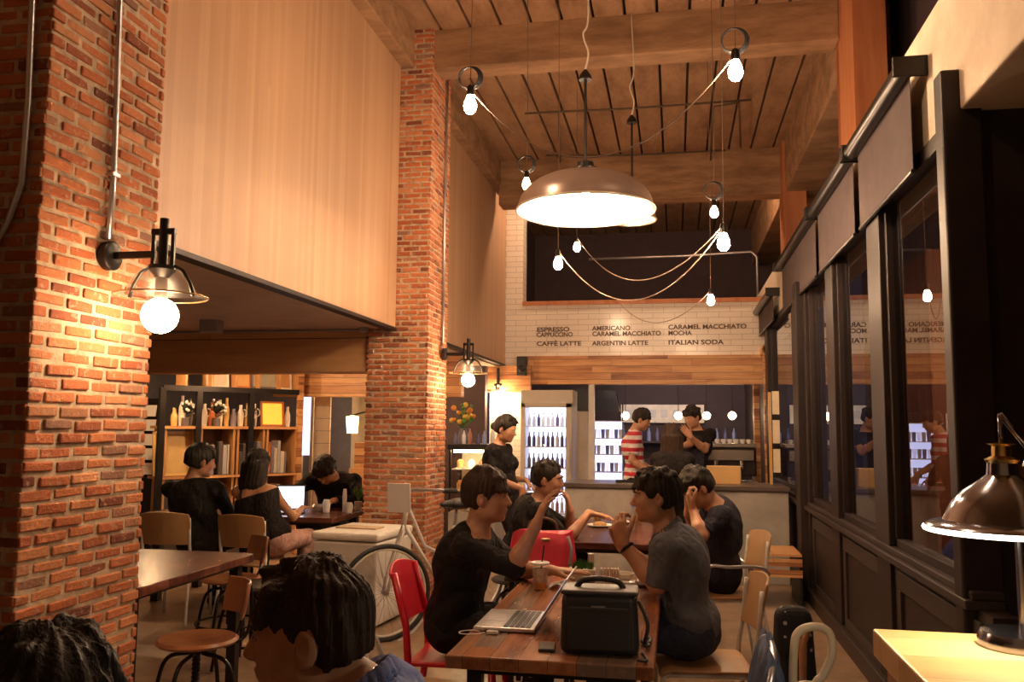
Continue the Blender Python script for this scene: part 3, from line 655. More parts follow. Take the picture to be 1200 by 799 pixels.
# --- white cabinet in front of the column
t = thing('white_chest', 'low white chest freezer standing against the brick column behind the bicycle', 'chest', (-2.44, 6.55, 0), -.1)
m = MB(); m.bb(-.27, .27, -.33, .33, .02, .63); m.build('body', M['white_paint'], t, bevel=.015)
m = MB(); m.bb(-.28, .28, -.34, .34, .64, .70); m.build('lid', M['white_paint'], t, bevel=.02)
m = MB(); m.box((-.13, -.335, .50), (.04, .012, .045)); m.build('latch', M['black'], t)
m = MB(); m.bb(-.2, .15, -.1, .05,   .701, .712); m.build('mat', mat('tanmat', (.6, .44, .28), .6), t)
# ================================================================ BICYCLE
t = thing('bicycle', 'white city bicycle with rear saddle parked before the brick column', 'bicycle', tuple(at(450, 752, Z=0)), 0); BO = Vector(t.location)
d = Vector((.44, .90, 0)).normalized(); n_ = Vector((-d.y, d.x, 0)); RW = .335; up = Vector((0, 0, 1))
def bp(a, z, s=0): return d*a+up*z+n_*s       # a: metres back along the bike, z: height
def wheel(ctr, dirv, name):
    c = Vector(ctr); ax = Vector((-dirv.y, dirv.x, 0)); 
    m = MB(); m.tube(arc(c, RW-.012, 0, 2*PI, 48, ax, dirv)[:-1], .017, 8, closed=True); w = m.build(name, M['tire'], t, smooth='full')
    m = MB(); m.tube(arc(c, RW-.036, 0, 2*PI, 48, ax, dirv)[:-1], .010, 6, closed=True); m.build('rim', M['white_tube'], w, smooth='full')
    m = MB(); m.cyl(c-ax*.035, c+ax*.035, .018)
    for k in range(28):
        a = 2*PI*k/28; p = c+(dirv*math.cos(a)+up*math.sin(a))*(RW-.04); m.tube([c+ax*(.028 if k % 2 else -.028), p], .0013, 4)
    m.build('spokes', M['conduit'], w)
    return w
dF = (d*.90+n_*-.44).normalized()
fc = bp(0, RW); rc = bp(1.04, RW); wheel(fc, dF, 'front_wheel'); wheel(rc, d, 'rear_wheel')
wt = M['white_tube']
axF = Vector((-dF.y, dF.x, 0))
m = MB()
for q in (-1, 1): m.tube([fc+axF*.045*q, bp(.05, .5)+axF*.045*q, bp(.155, .74)+axF*.03*q, bp(.17, .8)], .011, 8)
m.build('fork', wt, t, smooth='full')
hb = bp(.17, .8); ht = bp(.215, .97); bb_ = bp(.60, .29); sc_ = bp(.74, .74)
m = MB(); m.tube([bp(.165, .76), ht], .018, 10); m.tube([hb, bb_], .016, 10); m.tube([ht-up*.05, bp(.4, .62), bp(.68, .50)], .013, 10); m.tube([bb_, sc_], .015, 10)
for q in (-1, 1): m.tube([bb_, rc+n_*.06*q], .009, 8); m.tube([bp(.71, .66), rc+n_*.06*q], .009, 8)
m.build('frame', wt, t, smooth='full')
m = MB(); m.tube(arc(fc, RW+.022, .25, PI-.1, 24, axF, dF), .014, 6); m.build('front_mudguard', wt, t, smooth='full')
m = MB(); m.tube(arc(rc, RW+.022, .1, PI-.2, 24, n_, d), .014, 6); m.build('rear_mudguard', wt, t, smooth='full')
m = MB(); m.tube([ht, ht+up*.1-d*.03], .012, 8); m.tube(spline([bp(.38, 1.04, .29), bp(.27, 1.05, .26), bp(.19, 1.05, .08), bp(.19, 1.05, -.08), bp(.27, 1.05, -.26), bp(.38, 1.04, -.29)], 5), .011, 8); m.build('handlebar', M['conduit'], t, smooth='full')
for q in (-1, 1): m = MB(); m.cyl(bp(.29, 1.045, .275*q), bp(.41, 1.038, .295*q), .017); m.build('grip', M['tire'], t, smooth=True)
m = MB(); m.tube([sc_, bp(.76, .88)], .012, 8); m.build('seat_post', M['conduit'], t, smooth='full')
m = MB(); m.ball(bp(.80, .905), (.13, .10, .045), 20, 12, rot=(0, 0, math.atan2(d.y, d.x))); m.ball(bp(.66, .91), (.09, .032, .028), 16, 10, rot=(0, 0, math.atan2(d.y, d.x))); m.build('saddle', M['leather'], t, smooth='full')
m = MB(); m.cyl(bb_-n_*.05, bb_+n_*.05, .03); m.tube([bb_-n_*.05, bb_-n_*.06+Vector((0, 0, -.16))], .009, 6); m.tube([bb_+n_*.05, bb_+n_*.06+Vector((0, 0, .16))], .009, 6); m.build('crank', M['conduit'], t, smooth=True)
q_ = math.atan2(n_.y, n_.x)
m = MB(); m.box(bp(.12, .99), (.17, .012, .21), (0.12, 0, 0.0)); m.cur = 1; m.box(bp(.12, .99)+Vector((0, -.008, .045)), (.16, .004, .018), (0.12, 0, 0)); m.build('sign_board', [M['paper'], mat('greytxt', (.45, .42, .5), .6)], t)
m = MB(); m.tube([bb_+up*(-.0), bp(.72, .02, .12)], .008, 6); m.build('kick_stand', M['conduit'], t)
# ================================================================ ON THE LONG TABLE
def P3(px, py, z): return at(px, py, Z=z)
t = thing('laptop', 'silver open laptop facing the man in the black sweater', 'laptop', (-.62, 3.33, TZ), 0)
m = MB(); m.bb(-.125, .105, -.16, .16, .003, .018); m.build('base', M['silver'], t, bevel=.004)
m = MB()
for i in range(5):
    for j in range(12): m.bb(-.015+.021*i, .002+.021*i, -.142+.0238*j, -.122+.0238*j, .018, .0205)
m.build('keyboard', M['keys'], t)
m = MB(); m.bb(-.105, -.03, -.05, .05, .0181, .0188); m.build('trackpad', mat('pad', (.5, .48, .46), .3), t)
m = MB(); Rm = Matrix.Rotation(math.radians(33), 3, 'Y'); m.box(Vector((.105, 0, .018))+Rm @ Vector((0, 0, .11)), (.007, .318, .215), Rm); s_ = m.build('screen_lid', M['silver'], t, bevel=.003)
m = MB(); m.box(Vector((.105, 0, .018))+Rm @ Vector((-.0042, 0, .11)), (.001, .29, .185), Rm); m.build('display', emit('scr_dim', (.75, .8, 1), .6), t)
t = thing('iced_coffee_cup', 'clear plastic cup of iced coffee with straw on the long table', 'cup', P3(633, 691, TZ)+Vector((0,0,.001)), 0)
m = MB(); m.lathe([(0, .002), (.028, .002), (.040, .115), (.042, .118)], n=28); m.build('cup', M['clear'], t, smooth=True)
m = MB(); m.lathe([(0, .003), (.0265, .003), (.030, .035), (0, .035)], n=28); m.cur = 1; m.lathe([(.030, .035), (.0385, .10), (0, .10)], n=28); m.build('drink', [mat('tea', (.75, .30, .06), .3), mat('milk', (.66, .52, .40), .4, vary=.3, nscale=40)], t, smooth=True)
m = MB(); m.lathe([(.044, .116), (.044, .124), (.038, .128), (0, .128)], n=28); m.build('lid', mat('lidm', (.75, .7, .68), .25), t, smooth=True)
m = MB(); m.cyl((0.005, 0, .1), (.018, 0, .205), .0035, n=8); m.build('straw', M['black'], t)
# black shoulder bag
t = thing('camera_bag', 'black padded shoulder bag standing on the near end of the long table', 'bag', (-.26, 2.99, TZ), .04)
m = MB(); m.box((0, 0, .103), (.265, .15, .2), taper=.94); m.build('body', M['leather'], t, bevel=.025, seg=4)
m = MB(); m.box((0, -.079, .09), (.21, .014, .14)); m.build('front_pocket', M['leather'], t, bevel=.006)
m = MB(); m.bb(-.13, .13, -.073, .073, .196, .212); m.build('top_flap', mat('bagtop', (.05, .042, .038), .5), t, bevel=.012)
m = MB(); m.tube(spline([(-.08, 0, .208), (-.06, 0, .232), (0, 0, .24), (.06, 0, .232), (.08, 0, .208)], 6), .010, 8); m.build('handle', M['leather'], t, smooth='full')
m = MB(); m.bb(-.025, .02, -.0875, -.0855, .16, .166); m.build('logo_tag', mat('greytag', (.22, .21, .2), .5), t)
m = MB(); m.tube(spline([(.13, 0, .17), (.16, -.02, .1), (.15, .0, .03), (.165, .06, .012), (.14, .12, .01), (.17, .17, .01), (.165, .1, .008)], 6), .0065, 6); m.build('strap', M['leather'], t, smooth='full')
m = MB(); m.tube(spline([(.14, -.06, .012), (.155, -.12, .01), (.15, -.14, .01), (.125, -.13, .01)], 5), .005, 6); m.build('strap_end', M['leather'], t, smooth='full')
t = thing('ring_binder_box', 'black box with two white labels just behind the bag', 'box', (-.345, 3.15, TZ), .04)
m = MB(); m.bb(-.045, .2, -.05, .20, .002, .15); m.build('carton', M['plastic_black'], t, bevel=.003)
for z_ in (.115, .07): m = MB(); m.bb(-.04, -.012, -.0515, -.0505, z_-.016, z_+.018); m.build('label_sticker', M['paper'], t)
m = MB(); m.bb(-.05, .19, -.04, .19, .15, .156); m.build('paper_sheet', M['paper'], t)
t = thing('phone', 'small dark phone lying flat left of the black bag', 'phone', (-.44, 2.98, TZ), .1)
m = MB(); m.bb(-.028, .028, -.05, .05, .001, .011); m.build('case', M['plastic_black'], t, bevel=.003)
m = MB(); m.bb(-.025, .025, -.046, .046, .0112, .0118); m.build('glass_face', mat('phoneface', (.22, .21, .2), .15), t)
t = thing('earphones', 'white earphone case with looped cable in front of the laptop', 'earphones', P3(577, 743, TZ), 0)
m = MB(); m.bb(-.035, .03, -.018, .018, .001, .014); m.build('case', M['clear'], t, bevel=.003); m = MB(); m.bb(-.02, .02, -.012, .012, .003, .012); m.build('plug', M['paper'], t)
m = MB(); m.tube(spline([(-.03, 0, .004), (-.06, -.03, .004), (-.11, -.035, .004), (-.12, 0, .004), (-.08, .02, .006), (-.05, .01, .005)], 6), .0018, 6); m.build('cable', M['paper'], t, smooth='full')
t = thing('grass_pot', 'pale square pot of short green grass on the long table', 'plant pot', P3(681, 683, TZ)+Vector((0, .06, 0)), .1)
m = MB(); m.box((0, 0, .031), (.115, .085, .06), taper=1.15); m.build('pot', M['clay'], t, bevel=.006)
m = MB(); rr = random.Random(4)
for k in range(260):
    x, y = rr.uniform(-.05, .05), rr.uniform(-.035, .035); h = rr.uniform(.025, .055); dx, dy = rr.uniform(-.02, .02), rr.uniform(-.015, .015)
    m.add([(x-.0015, y, .058), (x+.0015, y, .058), (x+dx, y+dy, .058+h)], [(0, 1, 2)]); m.add([(x, y-.0015, .058), (x, y+.0015, .058), (x+dx, y+dy, .058+h)], [(0, 1, 2)])
g_ = m.build('grass_tuft', M['green'], t); m = MB(); m.bb(-.055, .055, -.04, .04, .05, .060); m.build('soil', mat('soil', (.05, .1, .02), .9), t)
t = thing('napkin_pile', 'crumpled white paper napkin beside the grass pot', 'napkin', P3(661, 690, TZ)+Vector((0, .03, .0)), 0)
m = MB(); rr = random.Random(2); m.sheet([[(-.07+.02*j, -.05+.02*i, .004+.028*abs(math.sin(i*1.7+j*.9))*(1-abs(j-3.5)/6)) for j in range(8)] for i in range(6)], .002); m.build('paper', M['paper'], t, smooth=True)
t = thing('sugar_holder', 'clear holder filled with striped sugar sticks on the long table', 'holder', P3(713, 690, TZ)+Vector((0, .05, 0)), 0)
m = MB(); m.box((0, 0, .032), (.10, .06, .062)); m.build('glass_box', M['clear'], t)
for k in range(11):
    m = MB(); m.box((-.042+.0083*k, .004*math.sin(k*2), .045), (.0062, .02, .085), (0.05*math.sin(k), .08*math.cos(k*3), 0)); m.build('sugar_stick', mat('stick_a', (.70, .50, .34), .6) if k % 3 else mat('stick_b', (.7, .65, .6), .6), t)
t = thing('wooden_tray', 'flat tray with white papers at the far right of the long table', 'tray', P3(733, 690, TZ)+Vector((.02, .08, 0)), 0)
m = MB(); m.bb(-.13, .12, -.045, .06, .002, .014); m.build('board', M['darktop'], t, bevel=.003); m = MB(); m.bb(-.11, .02, -.035, .05, .0142, .022); m.bb(.03, .11, -.03, .05, .0142, .030); m.build('papers', M['paper'], t)
t = thing('small_bowl', 'small pale bowl at the far end of the long table', 'bowl', Vector((-.265, 4.29, TZ)), 0)
m = MB(); m.lathe([(0, .002), (.03, .002), (.05, .03), (.058, .05), (.054, .05), (.044, .028), (0, .01)], n=28); m.build('bowl', M['clay'], t, smooth=True)
t = thing('salt_shaker', 'tall clear bottle with chrome top behind the grass pot', 'bottle', Vector((-.42, 4.30, TZ)), 0)
m = MB(); m.lathe([(0, .002), (.024, .002), (.022, .06), (.014, .085), (.012, .095)], n=20); m.build('bottle_glass', M['clear'], t, smooth=True); m = MB(); m.lathe([(.014, .095), (.016, .1), (.014, .135), (0, .138)], n=20); m.build('cap', M['silver'], t, smooth=True)
m = MB(); m.lathe([(0, .004), (.021, .004), (.019, .055), (0, .055)], n=20); m.build('salt', M['paper'], t, smooth=True)
# red handbag on a small stool behind
t = thing('low_stool', 'small black stool holding the red handbag', 'stool', (-.78, 5.08, 0), 0)
m = MB(); m.bb(-.2, .2, -.16, .16, .62, .65); m.build('seat', M['plastic_black'], t, bevel=.01); legs_at(t, [(-.16, -.12), (.16, -.12), (-.16, .12), (.16, .12)], .62, .03, M['metal_black'])
t = thing('red_handbag', 'soft bright red handbag behind the long table', 'bag', (-.78, 5.08, .65), .1)
m = MB(); g = []
for i in range(9):
    z = .235*i/8; w = .20*(1-.12*(i/8)**2)*(1-.15*max(0, .15-i/8)*6); dth = .085*(1-.75*(i/8)**1.5)
    g.append([(w*abs(math.cos(a))**.6*math.copysign(1, math.cos(a)), dth*abs(math.sin(a))**.7*math.copysign(1, math.sin(a)), z+.012*math.sin(3*a+i)+.008) for a in [2*PI*k/32 for k in range(33)]])
m.sheet(g, 0); m.add([(p[0], p[1], p[2]) for p in g[-1][:-1]], [tuple(range(32))]); m.add([(p[0], p[1], .005) for p in g[0][:-1]], [tuple(range(32))]); m.build('body', M['redbag'], t, smooth='full')
m = MB(); m.tube(spline([(-.09, 0, .24), (-.07, -.02, .30), (0, -.03, .325), (.07, -.02, .30), (.09, 0, .24)], 6), .008, 8); m.build('handle', mat('strap_brown', (.16, .08, .05), .5), t, smooth='full')
m = MB(); m.box((.02, -.05, .20), (.05, .008, .02), (.5, 0, 0)); m.build('buckle', M['brassy'], t)
m = MB(); m.tube(spline([(.15, -.05, .22), (.17, -.09, .15), (.16, -.1, .06)], 6), .010, 8); m.build('grey_strap', mat('greystrap', (.3, .28, .32), .6), t, smooth='full')
# --- far table things
def plate(px, py, label, r=.1, z=TZ, fd=True):
    t = thing('plate', label, 'plate', P3(px, py, z), 0); m = MB(); m.lathe([(0, .003), (r*.6, .003), (r, .014), (r*.98, .018), (r*.6, .008), (0, .008)], n=28); m.build('dish', M['paper'], t, smooth=True)
    if fd: m = MB(); m.ball((0, 0, .018), (r*.55, r*.45, .022), 16, 8); m.build('food', M['food'], t, smooth='full')
plate(703, 617, 'plate of food nearest the extended arm on the small far table'); plate(728, 613, 'second plate of food, right on the small far table', .08)
def bottle(name, loc, label, h, r, m_, cap, group=None, cat='bottle', n=14, liquid=None):
    t = thing(name, label, cat, loc, 0, group); q = MB(); q.lathe([(0, 0), (r, 0), (r, h*.58), (r*.4, h*.76), (r*.36, h*.93), (0, h*.93)], n=n); q.build('bottle_body', m_, t, smooth=True)
    q = MB(); q.lathe([(r*.42, h*.9), (r*.42, h), (0, h)], n=n); q.build('cap', cap, t, smooth=True); return t
bottle('water_bottle', P3(742, 622, TZ), 'clear water bottle with blue cap beside the clasped hands', .19, .028, M['clear'], mat('bluecap', (.2, .25, .7), .4))
for k, (x, y) in enumerate([(-.30, 6.95), (-.62, 6.9)]):
    t = thing('tumbler', ['drinking glass standing at the right rear of the small far table', 'drinking glass standing at the left rear of the small far table'][k], 'glass', (x, y, TZ)); m = MB(); m.lathe([(0, .002), (.026, .002), (.033, .1), (.031, .1), (.024, .008), (0, .008)], n=20); m.build('glass', M['clear'], t, smooth=True); m = MB(); m.lathe([(0, .009), (.024, .009), (.028, .06), (0, .06)], n=20); m.build('drink', M['coffee'], t, smooth=True)
# ================================================================ NEAR COUNTER AND DESK LAMP
CZ = 1.13
t = thing('high_counter', 'bright pine high counter at the lower right with a desk lamp on it', 'counter', (.36, 0, 0))
m = MB(); m.bb(0, 1.1, .2, 1.755, CZ-.05, CZ); m.build('worktop', M['pine'], t, bevel=.004)
m = MB(); m.bb(.02, 1.08, .22, 1.735, CZ-.15, CZ-.05); m.build('rim_board', mat('pine_edge', (.42, .2, .08), .5), t)
legs_at(t, [(.1, .3), (.95, .3), (.12, 1.62), (.95, 1.62)], CZ-.15, .06, M['frame_dark'])
L0 = Vector((.578, 1.66, CZ)); t = thing('desk_lamp', 'chrome and brass desk lamp with bright shade on the pine counter', 'desk lamp', L0)
ch_ = mat('chrome', (.36, .38, .46), .16, 1.0, vary=.02); br_ = mat('brass', (.62, .42, .14), .25, 1.0, vary=.05)
m = MB(); m.lathe([(0, 0), (.062, 0), (.064, .012), (.058, .026), (.02, .03), (0, .03)], n=40); m.build('base', ch_, t, smooth=True)
S0 = at(1178, 619, Y=1.62)-L0
m = MB(); m.cyl((.016, .02, .028), (.016, .02, .27), .0065); m.build('stem', ch_, t, smooth=True)
kk = .70
prof = [(.150, -.004), (.150, .002), (.142, .010), (.115, .018), (.108, .035), (.098, .06), (.075, .09), (.045, .115), (.030, .13), (.028, .16), (.02, .163), (0, .163)]
prof = [(r*.84, z*kk) for r, z in prof]
m = MB(); m.lathe(prof, S0, n=56); m.build('lamp_shade', ch_, t, smooth=True)
m = MB(); m.lathe([(.124, -.002), (.088, .008), (.075, .033), (.05, .06), (0, .07)], S0, n=56); m.build('shade_lining', mat('lamp_lining', (.9, .88, .82), .3, emit=None), t, smooth=True)
m = MB(); m.ball(S0+Vector((0, 0, .012)), (.026, .026, .03), 20, 12); m.build('lamp_bulb', mat('lampbulb', (1, .9, .7), .5, vary=0, emit=(1, .82, .58), estr=260), t, smooth='full')
m = MB(); m.lathe([(.024, .111), (.028, .117), (.016, .123), (.015, .14), (.024, .144), (0, .146)], S0, n=28); m.build('brass_neck', br_, t, smooth=True)
m = MB(); m.tube(arc(S0+Vector((0, 0, -.003)), .125, 0, 2*PI, 48)[:-1], .0045, 8, closed=True); m.build('glowing_rim', mat('rimglow', (1, .9, .75), .5, vary=0, emit=(1, .85, .65), estr=9), t, smooth='full')  # emission stands in for the bulb's light on the rim
A = S0+Vector((0, 0, .13)); m = MB(); m.tube([A, A+Vector((0, 0, .065))], .004, 8); m.tube([A+Vector((0, 0, .065)), A+Vector((.05, .01, .0))], .005, 8); m.tube([A+Vector((.05, .01, .0)), Vector((.016, .02, .27))], .005, 8); m.build('lamp_arm', ch_, t, smooth='full')
m = MB(); m.bar(A+Vector((.02, 0, -.03)), A+Vector((.085, .01, -.06)), .016, .02); m.cyl(Vector((.03, .005, .24)), Vector((.03, .035, .24)), .018); m.lathe([(0, 0), (.014, 0), (.016, .035), (0, .04)], A+Vector((.085, .01, -.075)), n=16); m.build('brass_joint', br_, t, smooth=True)
# ================================================================ RIGHT FOREGROUND CHAIRS
t = thing('cream_loop_chair', 'cream bent-loop chair back standing low at the foot of the window wall', 'chair', (.40, 2.78, 0), .15)
cr = M['cream']
m = MB(); m.tube(spline([(-.065, 0, .02), (-.065, 0, .60), (-.058, 0, .83), (-.04, 0, .895), (.015, 0, .91), (.05, 0, .89), (.055, 0, .83), (.028, 0, .77), (-.0, 0, .72), (-.01, 0, .5), (-.01, 0, .02)], 7), .0125, 10); m.build('loop_back', cr, t, smooth='full')
m = MB(); m.tube(spline([(-.055, 0, .735), (-.02, 0, .74), (.02, 0, .73), (.045, .01, .68), (.035, 0, .62), (.04, 0, .46)], 6), .012, 10); m.build('cross_rail', cr, t, smooth='full')
m = MB(); m.bb(-.1, .22, .04, .36, .42, .44); m.build('seat', cr, t, bevel=.01)
for x_, y_ in ((.2, .06), (-.08, .34), (.2, .34)): m = MB(); m.tube([(x_, y_, .42), (x_*1.1, y_*1.05, .01)], .012, 8); m.build('leg', cr, t, smooth='full')
t = thing('dotted_tote', 'black polka dot tote bag hung over a chair by the window wall', 'bag', (.42, 3.40, .52), .2)
def dots():
    q = NT('polka'); v = q.coord(); vo = q.n('ShaderNodeTexVoronoi', feature='F1'); vo.inputs['Scale'].default_value = 22; vo.inputs['Randomness'].default_value = .15; q.L.new(v, vo.inputs['Vector'])
    q.col(q.mix(q.math('LESS_THAN', vo.outputs['Distance'], .16), (.012, .010, .012), (.45, .4, .38))); q.p(Roughness=.8); MATS['polka'] = q.m
dots()
m = MB(); m.box((0, 0, .16), (.16, .12, .34), taper=.8); m.build('body', M['polka'], t, bevel=.04, seg=4)
t = thing('brown_chair', 'dark brown chair with curved top rail holding the polka dot tote', 'chair', (.24, 3.50, 0), PI/2)
w_ = M['stoolwood']; m = MB(); m.bb(-.2, .2, -.2, .2, .385, .415); m.build('seat', w_, t, bevel=.01)
m = MB(); m.tube(spline([(-.2, -.2, .74), (-.12, -.235, .79), (0, -.245, .80), (.12, -.235, .79), (.2, -.2, .74)], 6), .014, 8); m.build('top_rail', w_, t, smooth='full')
for q in (-1, 1): m = MB(); m.tube([(q*.2, -.2, .75), (q*.19, -.19, .4), (q*.2, -.22, .01)], .014, 8); m.build('leg', w_, t, smooth='full'); m = MB(); m.tube([(q*.18, .18, .39), (q*.19, .2, .01)], .014, 8); m.build('leg', w_, t, smooth='full')
t = thing('steel_chair', 'grey metal chair with a denim jacket over its back at the lower right', 'chair', (-.01, 2.66, 0), PI/2)
g_ = M['conduit']
m = MB(); m.bb(-.19, .19, -.19, .19, .43, .45); m.build('seat', g_, t, bevel=.01)
m = MB(); m.tube(spline([(-.19, -.19, .45), (-.19, -.24, .76), (-.12, -.27, .87), (.12, -.27, .87), (.19, -.24, .76), (.19, -.19, .45)], 6), .011, 8); m.build('back_hoop', g_, t, smooth='full')
for x_, y_ in ((-.18, -.18), (.18, -.18), (-.18, .18), (.18, .18)): m = MB(); m.tube([(x_, y_, .43), (x_*1.12, y_*1.12, .01)], .011, 8); m.build('leg', g_, t, smooth='full')
o = MB(); g = []
for i in range(12):
    v = i/11; z = .83-.36*abs(v-.45)/.5; y = -.27+(v-.45)*.12
    g.append([(x*.17*(1+.1*math.sin(i)), y+.012*math.sin(9*x+i*.7), z+.02*math.cos(5*x)) for x in [k/6-1 for k in range(13)]])
o.sheet(g, .02); jk = o.build('denim_jacket', M['denim'], smooth='full'); jk.location = (-.01, 2.66, .06); jk.rotation_euler.z = PI/2; tag(jk, 'blue denim jacket draped over the grey metal chair back', 'jacket')
# shallow wooden steps / crate by the far window wall
t = thing('slatted_crate', 'low slatted wooden crate at the far foot of the window wall', 'crate', (.84, 8.0, 0), 0)
for k in range(2): m = MB(); m.bb(-.2, .2, -.3, -.28, .26+.09*k, .32+.09*k); m.build('slat', M['beamwood'], t)
m = MB(); m.bb(-.2, .2, -.28, .28, .43, .45); m.build('top', M['beamwood'], t); 
for q in (-.2, .18): m = MB(); m.bb(q, q+.02, -.28, .28, 0, .43); m.build('side', M['black'], t)
t = thing('blue_chair_outside', 'round blue plastic chair seen through the nearest window pane', 'chair', tuple(at(1112, 660, Z=.62).xy)+(0,), 1.9)
m = MB(); g = [[(.26*math.cos(a)*(.8+.2*v), -.05-.2*abs(math.sin(a))**.8*(.7+.3*v)*1.0, .45+.4*v*abs(math.sin(a))**.5) for a in [PI*k/16 for k in range(17)]] for v in (0, .25, .5, .75, 1)]; m.sheet(g, .02); m.build('shell_back', mat('bluepl', (.12, .14, .45), .4), t, smooth='full')
m = MB(); m.lathe([(0, .43), (.25, .44), (.26, .46), (0, .45)], n=24); m.build('seat', M['bluepl'], t, smooth=True); legs_at(t, [(-.15, -.12), (.15, -.12), (-.15, .15), (.15, .15)], .44, .025, M['metal_black'])
# ================================================================ BAR, SHELVES, FRIDGE
def lit(c, s, n): return mat(n, c, .5, vary=0, emit=c, estr=s)
t = thing('service_counter', 'long grey concrete service counter in front of the bar', 'counter', (0, 8.85, 0))
m = MB(); m.bb(-1.13, 1.08, 0, .6, 0, .90); m.build('front_body', M['counter_face'], t, bevel=.006)
m = MB(); m.bb(-1.15, 1.09, -.03, .63, .90, .945); m.build('worktop', mat('wtop', (.10, .08, .07), .3), t, bevel=.005)
t = thing('cooler_cabinet', 'upright beige cabinet with dark side standing between fridge and bar', 'cabinet', (-1.385, 12.35, 0))
m = MB(); m.bb(-.13, .15, -.05, .4, 0, 1.75); m.build('body', M['plaster'], t, bevel=.01); m = MB(); m.bb(-.13, .15, -.06, .35, 1.76, 2.08); m.build('top_box', M['black'], t)
struct('trim_bar_post', MB().bb(-1.20, -1.12, 12.0, 12.1, 0, 2.12), M['white_paint'])
# fridge
FX, FY = -1.73, 11.55; t = thing('drinks_fridge', 'tall lit glass-door drinks fridge with bottles on its shelves', 'fridge', (FX, FY, 0)); fm = mat('fridge_body', (.50, .46, .40), .4, vary=.05)
m = MB(); m.bb(-.36, .36, .5, .54, .05, 2.02); m.bb(-.36, -.32, 0.02, .5, .05, 2.02); m.bb(.32, .36, .02, .5, .05, 2.02); m.bb(-.32, .32, .02, .5, 1.84, 2.02); m.bb(-.32, .32, .02, .5, .05, .3); m.build('cabinet', fm, t, bevel=.006)
m = MB()
for a, b, c_, d_ in ((-.35, -.29, .3, 1.84), (.27, .35, .3, 1.84), (-.35, .35, .28, .33), (-.35, .35, 1.78, 1.85)): m.bb(a, b, -.03, .015, c_, d_)
f = m.build('door', fm, t, bevel=.004); m = MB(); m.bb(-.29, .27, -.008, -.004, .33, 1.78); m.build('pane', M['clear'], f); m = MB(); m.bb(.295, .32, -.07, -.045, .9, 1.3); m.build('handle', M['conduit'], f)
m = MB(); m.bb(-.315, .315, .48, .498, .32, 1.83); m.build('lit_back', lit((.62, .68, 1), 2.4, 'fridge_light'), t)
m = MB(); m.bb(-.30, .30, .05, .07, 1.80, 1.83); m.build('light_tube', lit((.75, .8, 1), 12, 'fridge_tube'), t)
SH = [.36, .66, .96, 1.25, 1.53]
for z in SH: m = MB(); m.bb(-.31, .31, .04, .46, z-.012, z); m.build('shelf', M['white_paint'], t)
bmats = [mat('bot_a', (.75, .78, .85), .2), mat('bot_b', (.10, .10, .22), .2), mat('bot_c', (.35, .16, .12), .3), mat('bot_d', (.2, .25, .5), .3)]
names = ['lowest', 'second lowest', 'middle', 'second highest', 'top']
for i, z in enumerate(SH):
    lab = f'row of small bottles on the {names[i]} shelf inside the lit fridge'
    p = None
    for k in range(9):
        x = FX-.26+.065*k; mm = bmats[(0, 3, 1, 1, 0)[i]] if k % 4 != 2 else bmats[(2, 1, 3, 0, 1)[i]]
        b = bottle('chilled_bottle', (x, FY+.16, z+.001), f'small bottle on the {names[i]} shelf inside the lit fridge', .2-.02*(i == 4), .024, mm, bmats[k % 2], f'bottles on the {names[i]} fridge shelf', n=10)
# pastry display case
t = thing('pastry_case', 'glass pastry display case glowing yellow behind the brick column', 'display case', (-2.12, 9.5, 0))
m = MB(); m.bb(-.42, .12, 0, .55, 0, .55); m.build('plinth', M['counter_face'], t); m = MB(); m.bb(-.44, .14, -.02, .57, 1.25, 1.31); m.build('top_board', M['black'], t, bevel=.005)
m = MB()
for x in (-.42, .10): m.bb(x, x+.02, 0, .02, .55, 1.25); m.bb(x, x+.02, .53, .55, .55, 1.25)
m.build('posts', M['metal_black'], t); m = MB(); m.bb(-.4, .1, .002, .006, .55, 1.25); m.build('pane', M['clear'], t)
m = MB(); m.bb(-.41, .11, .53, .54, .55, 1.25); m.build('back_panel', mat('casewhite', (.8, .74, .55), .5), t)
for z in (.78, 1.02): m = MB(); m.bb(-.4, .1, .04, .52, z, z+.012); m.build('shelf', M['clear'] if False else M['white_paint'], t)
m = MB(); m.bb(-.38, .08, .05, .08, 1.215, 1.245); m.build('light_strip', lit((1, .85, .5), 38, 'case_light'), t)
rr = random.Random(3)
for z, w in ((.792, 'lower'), (1.032, 'upper'), (.55, 'bottom')):
    for k in range(4):
        x = -2.12-.34+.13*k; tt = thing('cake', f'small cake on the {w} shelf of the pastry case', 'cake', (x, 9.72, z+.001), 0, f'cakes on the {w} pastry shelf')
        q = MB(); q.lathe([(0, 0), (.042, 0), (.045, .06+.03*rr.random()), (.02, .1), (0, .1)], n=14); q.build('sponge', [M['food'], M['paper'], mat('cakec', (.25, .1, .05), .5)][k % 3], tt, smooth=True); q = MB(); q.lathe([(.05, .001), (.055, .004), (0, .004)], n=14); q.build('doily', M['paper'], tt)
for k in range(7):
    bottle('syrup_bottle', (-2.5+.085*k, 9.62+.06*(k % 2), 1.311), 'small syrup bottle in the row on top of the pastry case', .14+.03*(k % 3), .024, bmats[(1, 0, 2, 1, 3, 0, 1)[k]], M['black'], 'bottles on top of the pastry case', n=12)
t = thing('flower_vase', 'vase with orange and yellow flowers on top of the pastry case', 'vase', (-2.47, 9.85, 1.311)); m = MB(); m.lathe([(0, 0), (.05, 0), (.06, .1), (.035, .18), (.045, .2)], n=20); m.build('vase', M['slate'], t, smooth=True)
rr = random.Random(5); m = MB(); st = MB()
for k in range(26):
    a, r, z = rr.uniform(0, 6.28), rr.uniform(.02, .17), rr.uniform(.25, .46); p = (r*math.cos(a), r*math.sin(a), z); m.cur = k % 3; m.ball(p, rr.uniform(.018, .035), 8, 6); st.tube([(0, 0, .15), p], .003, 5)
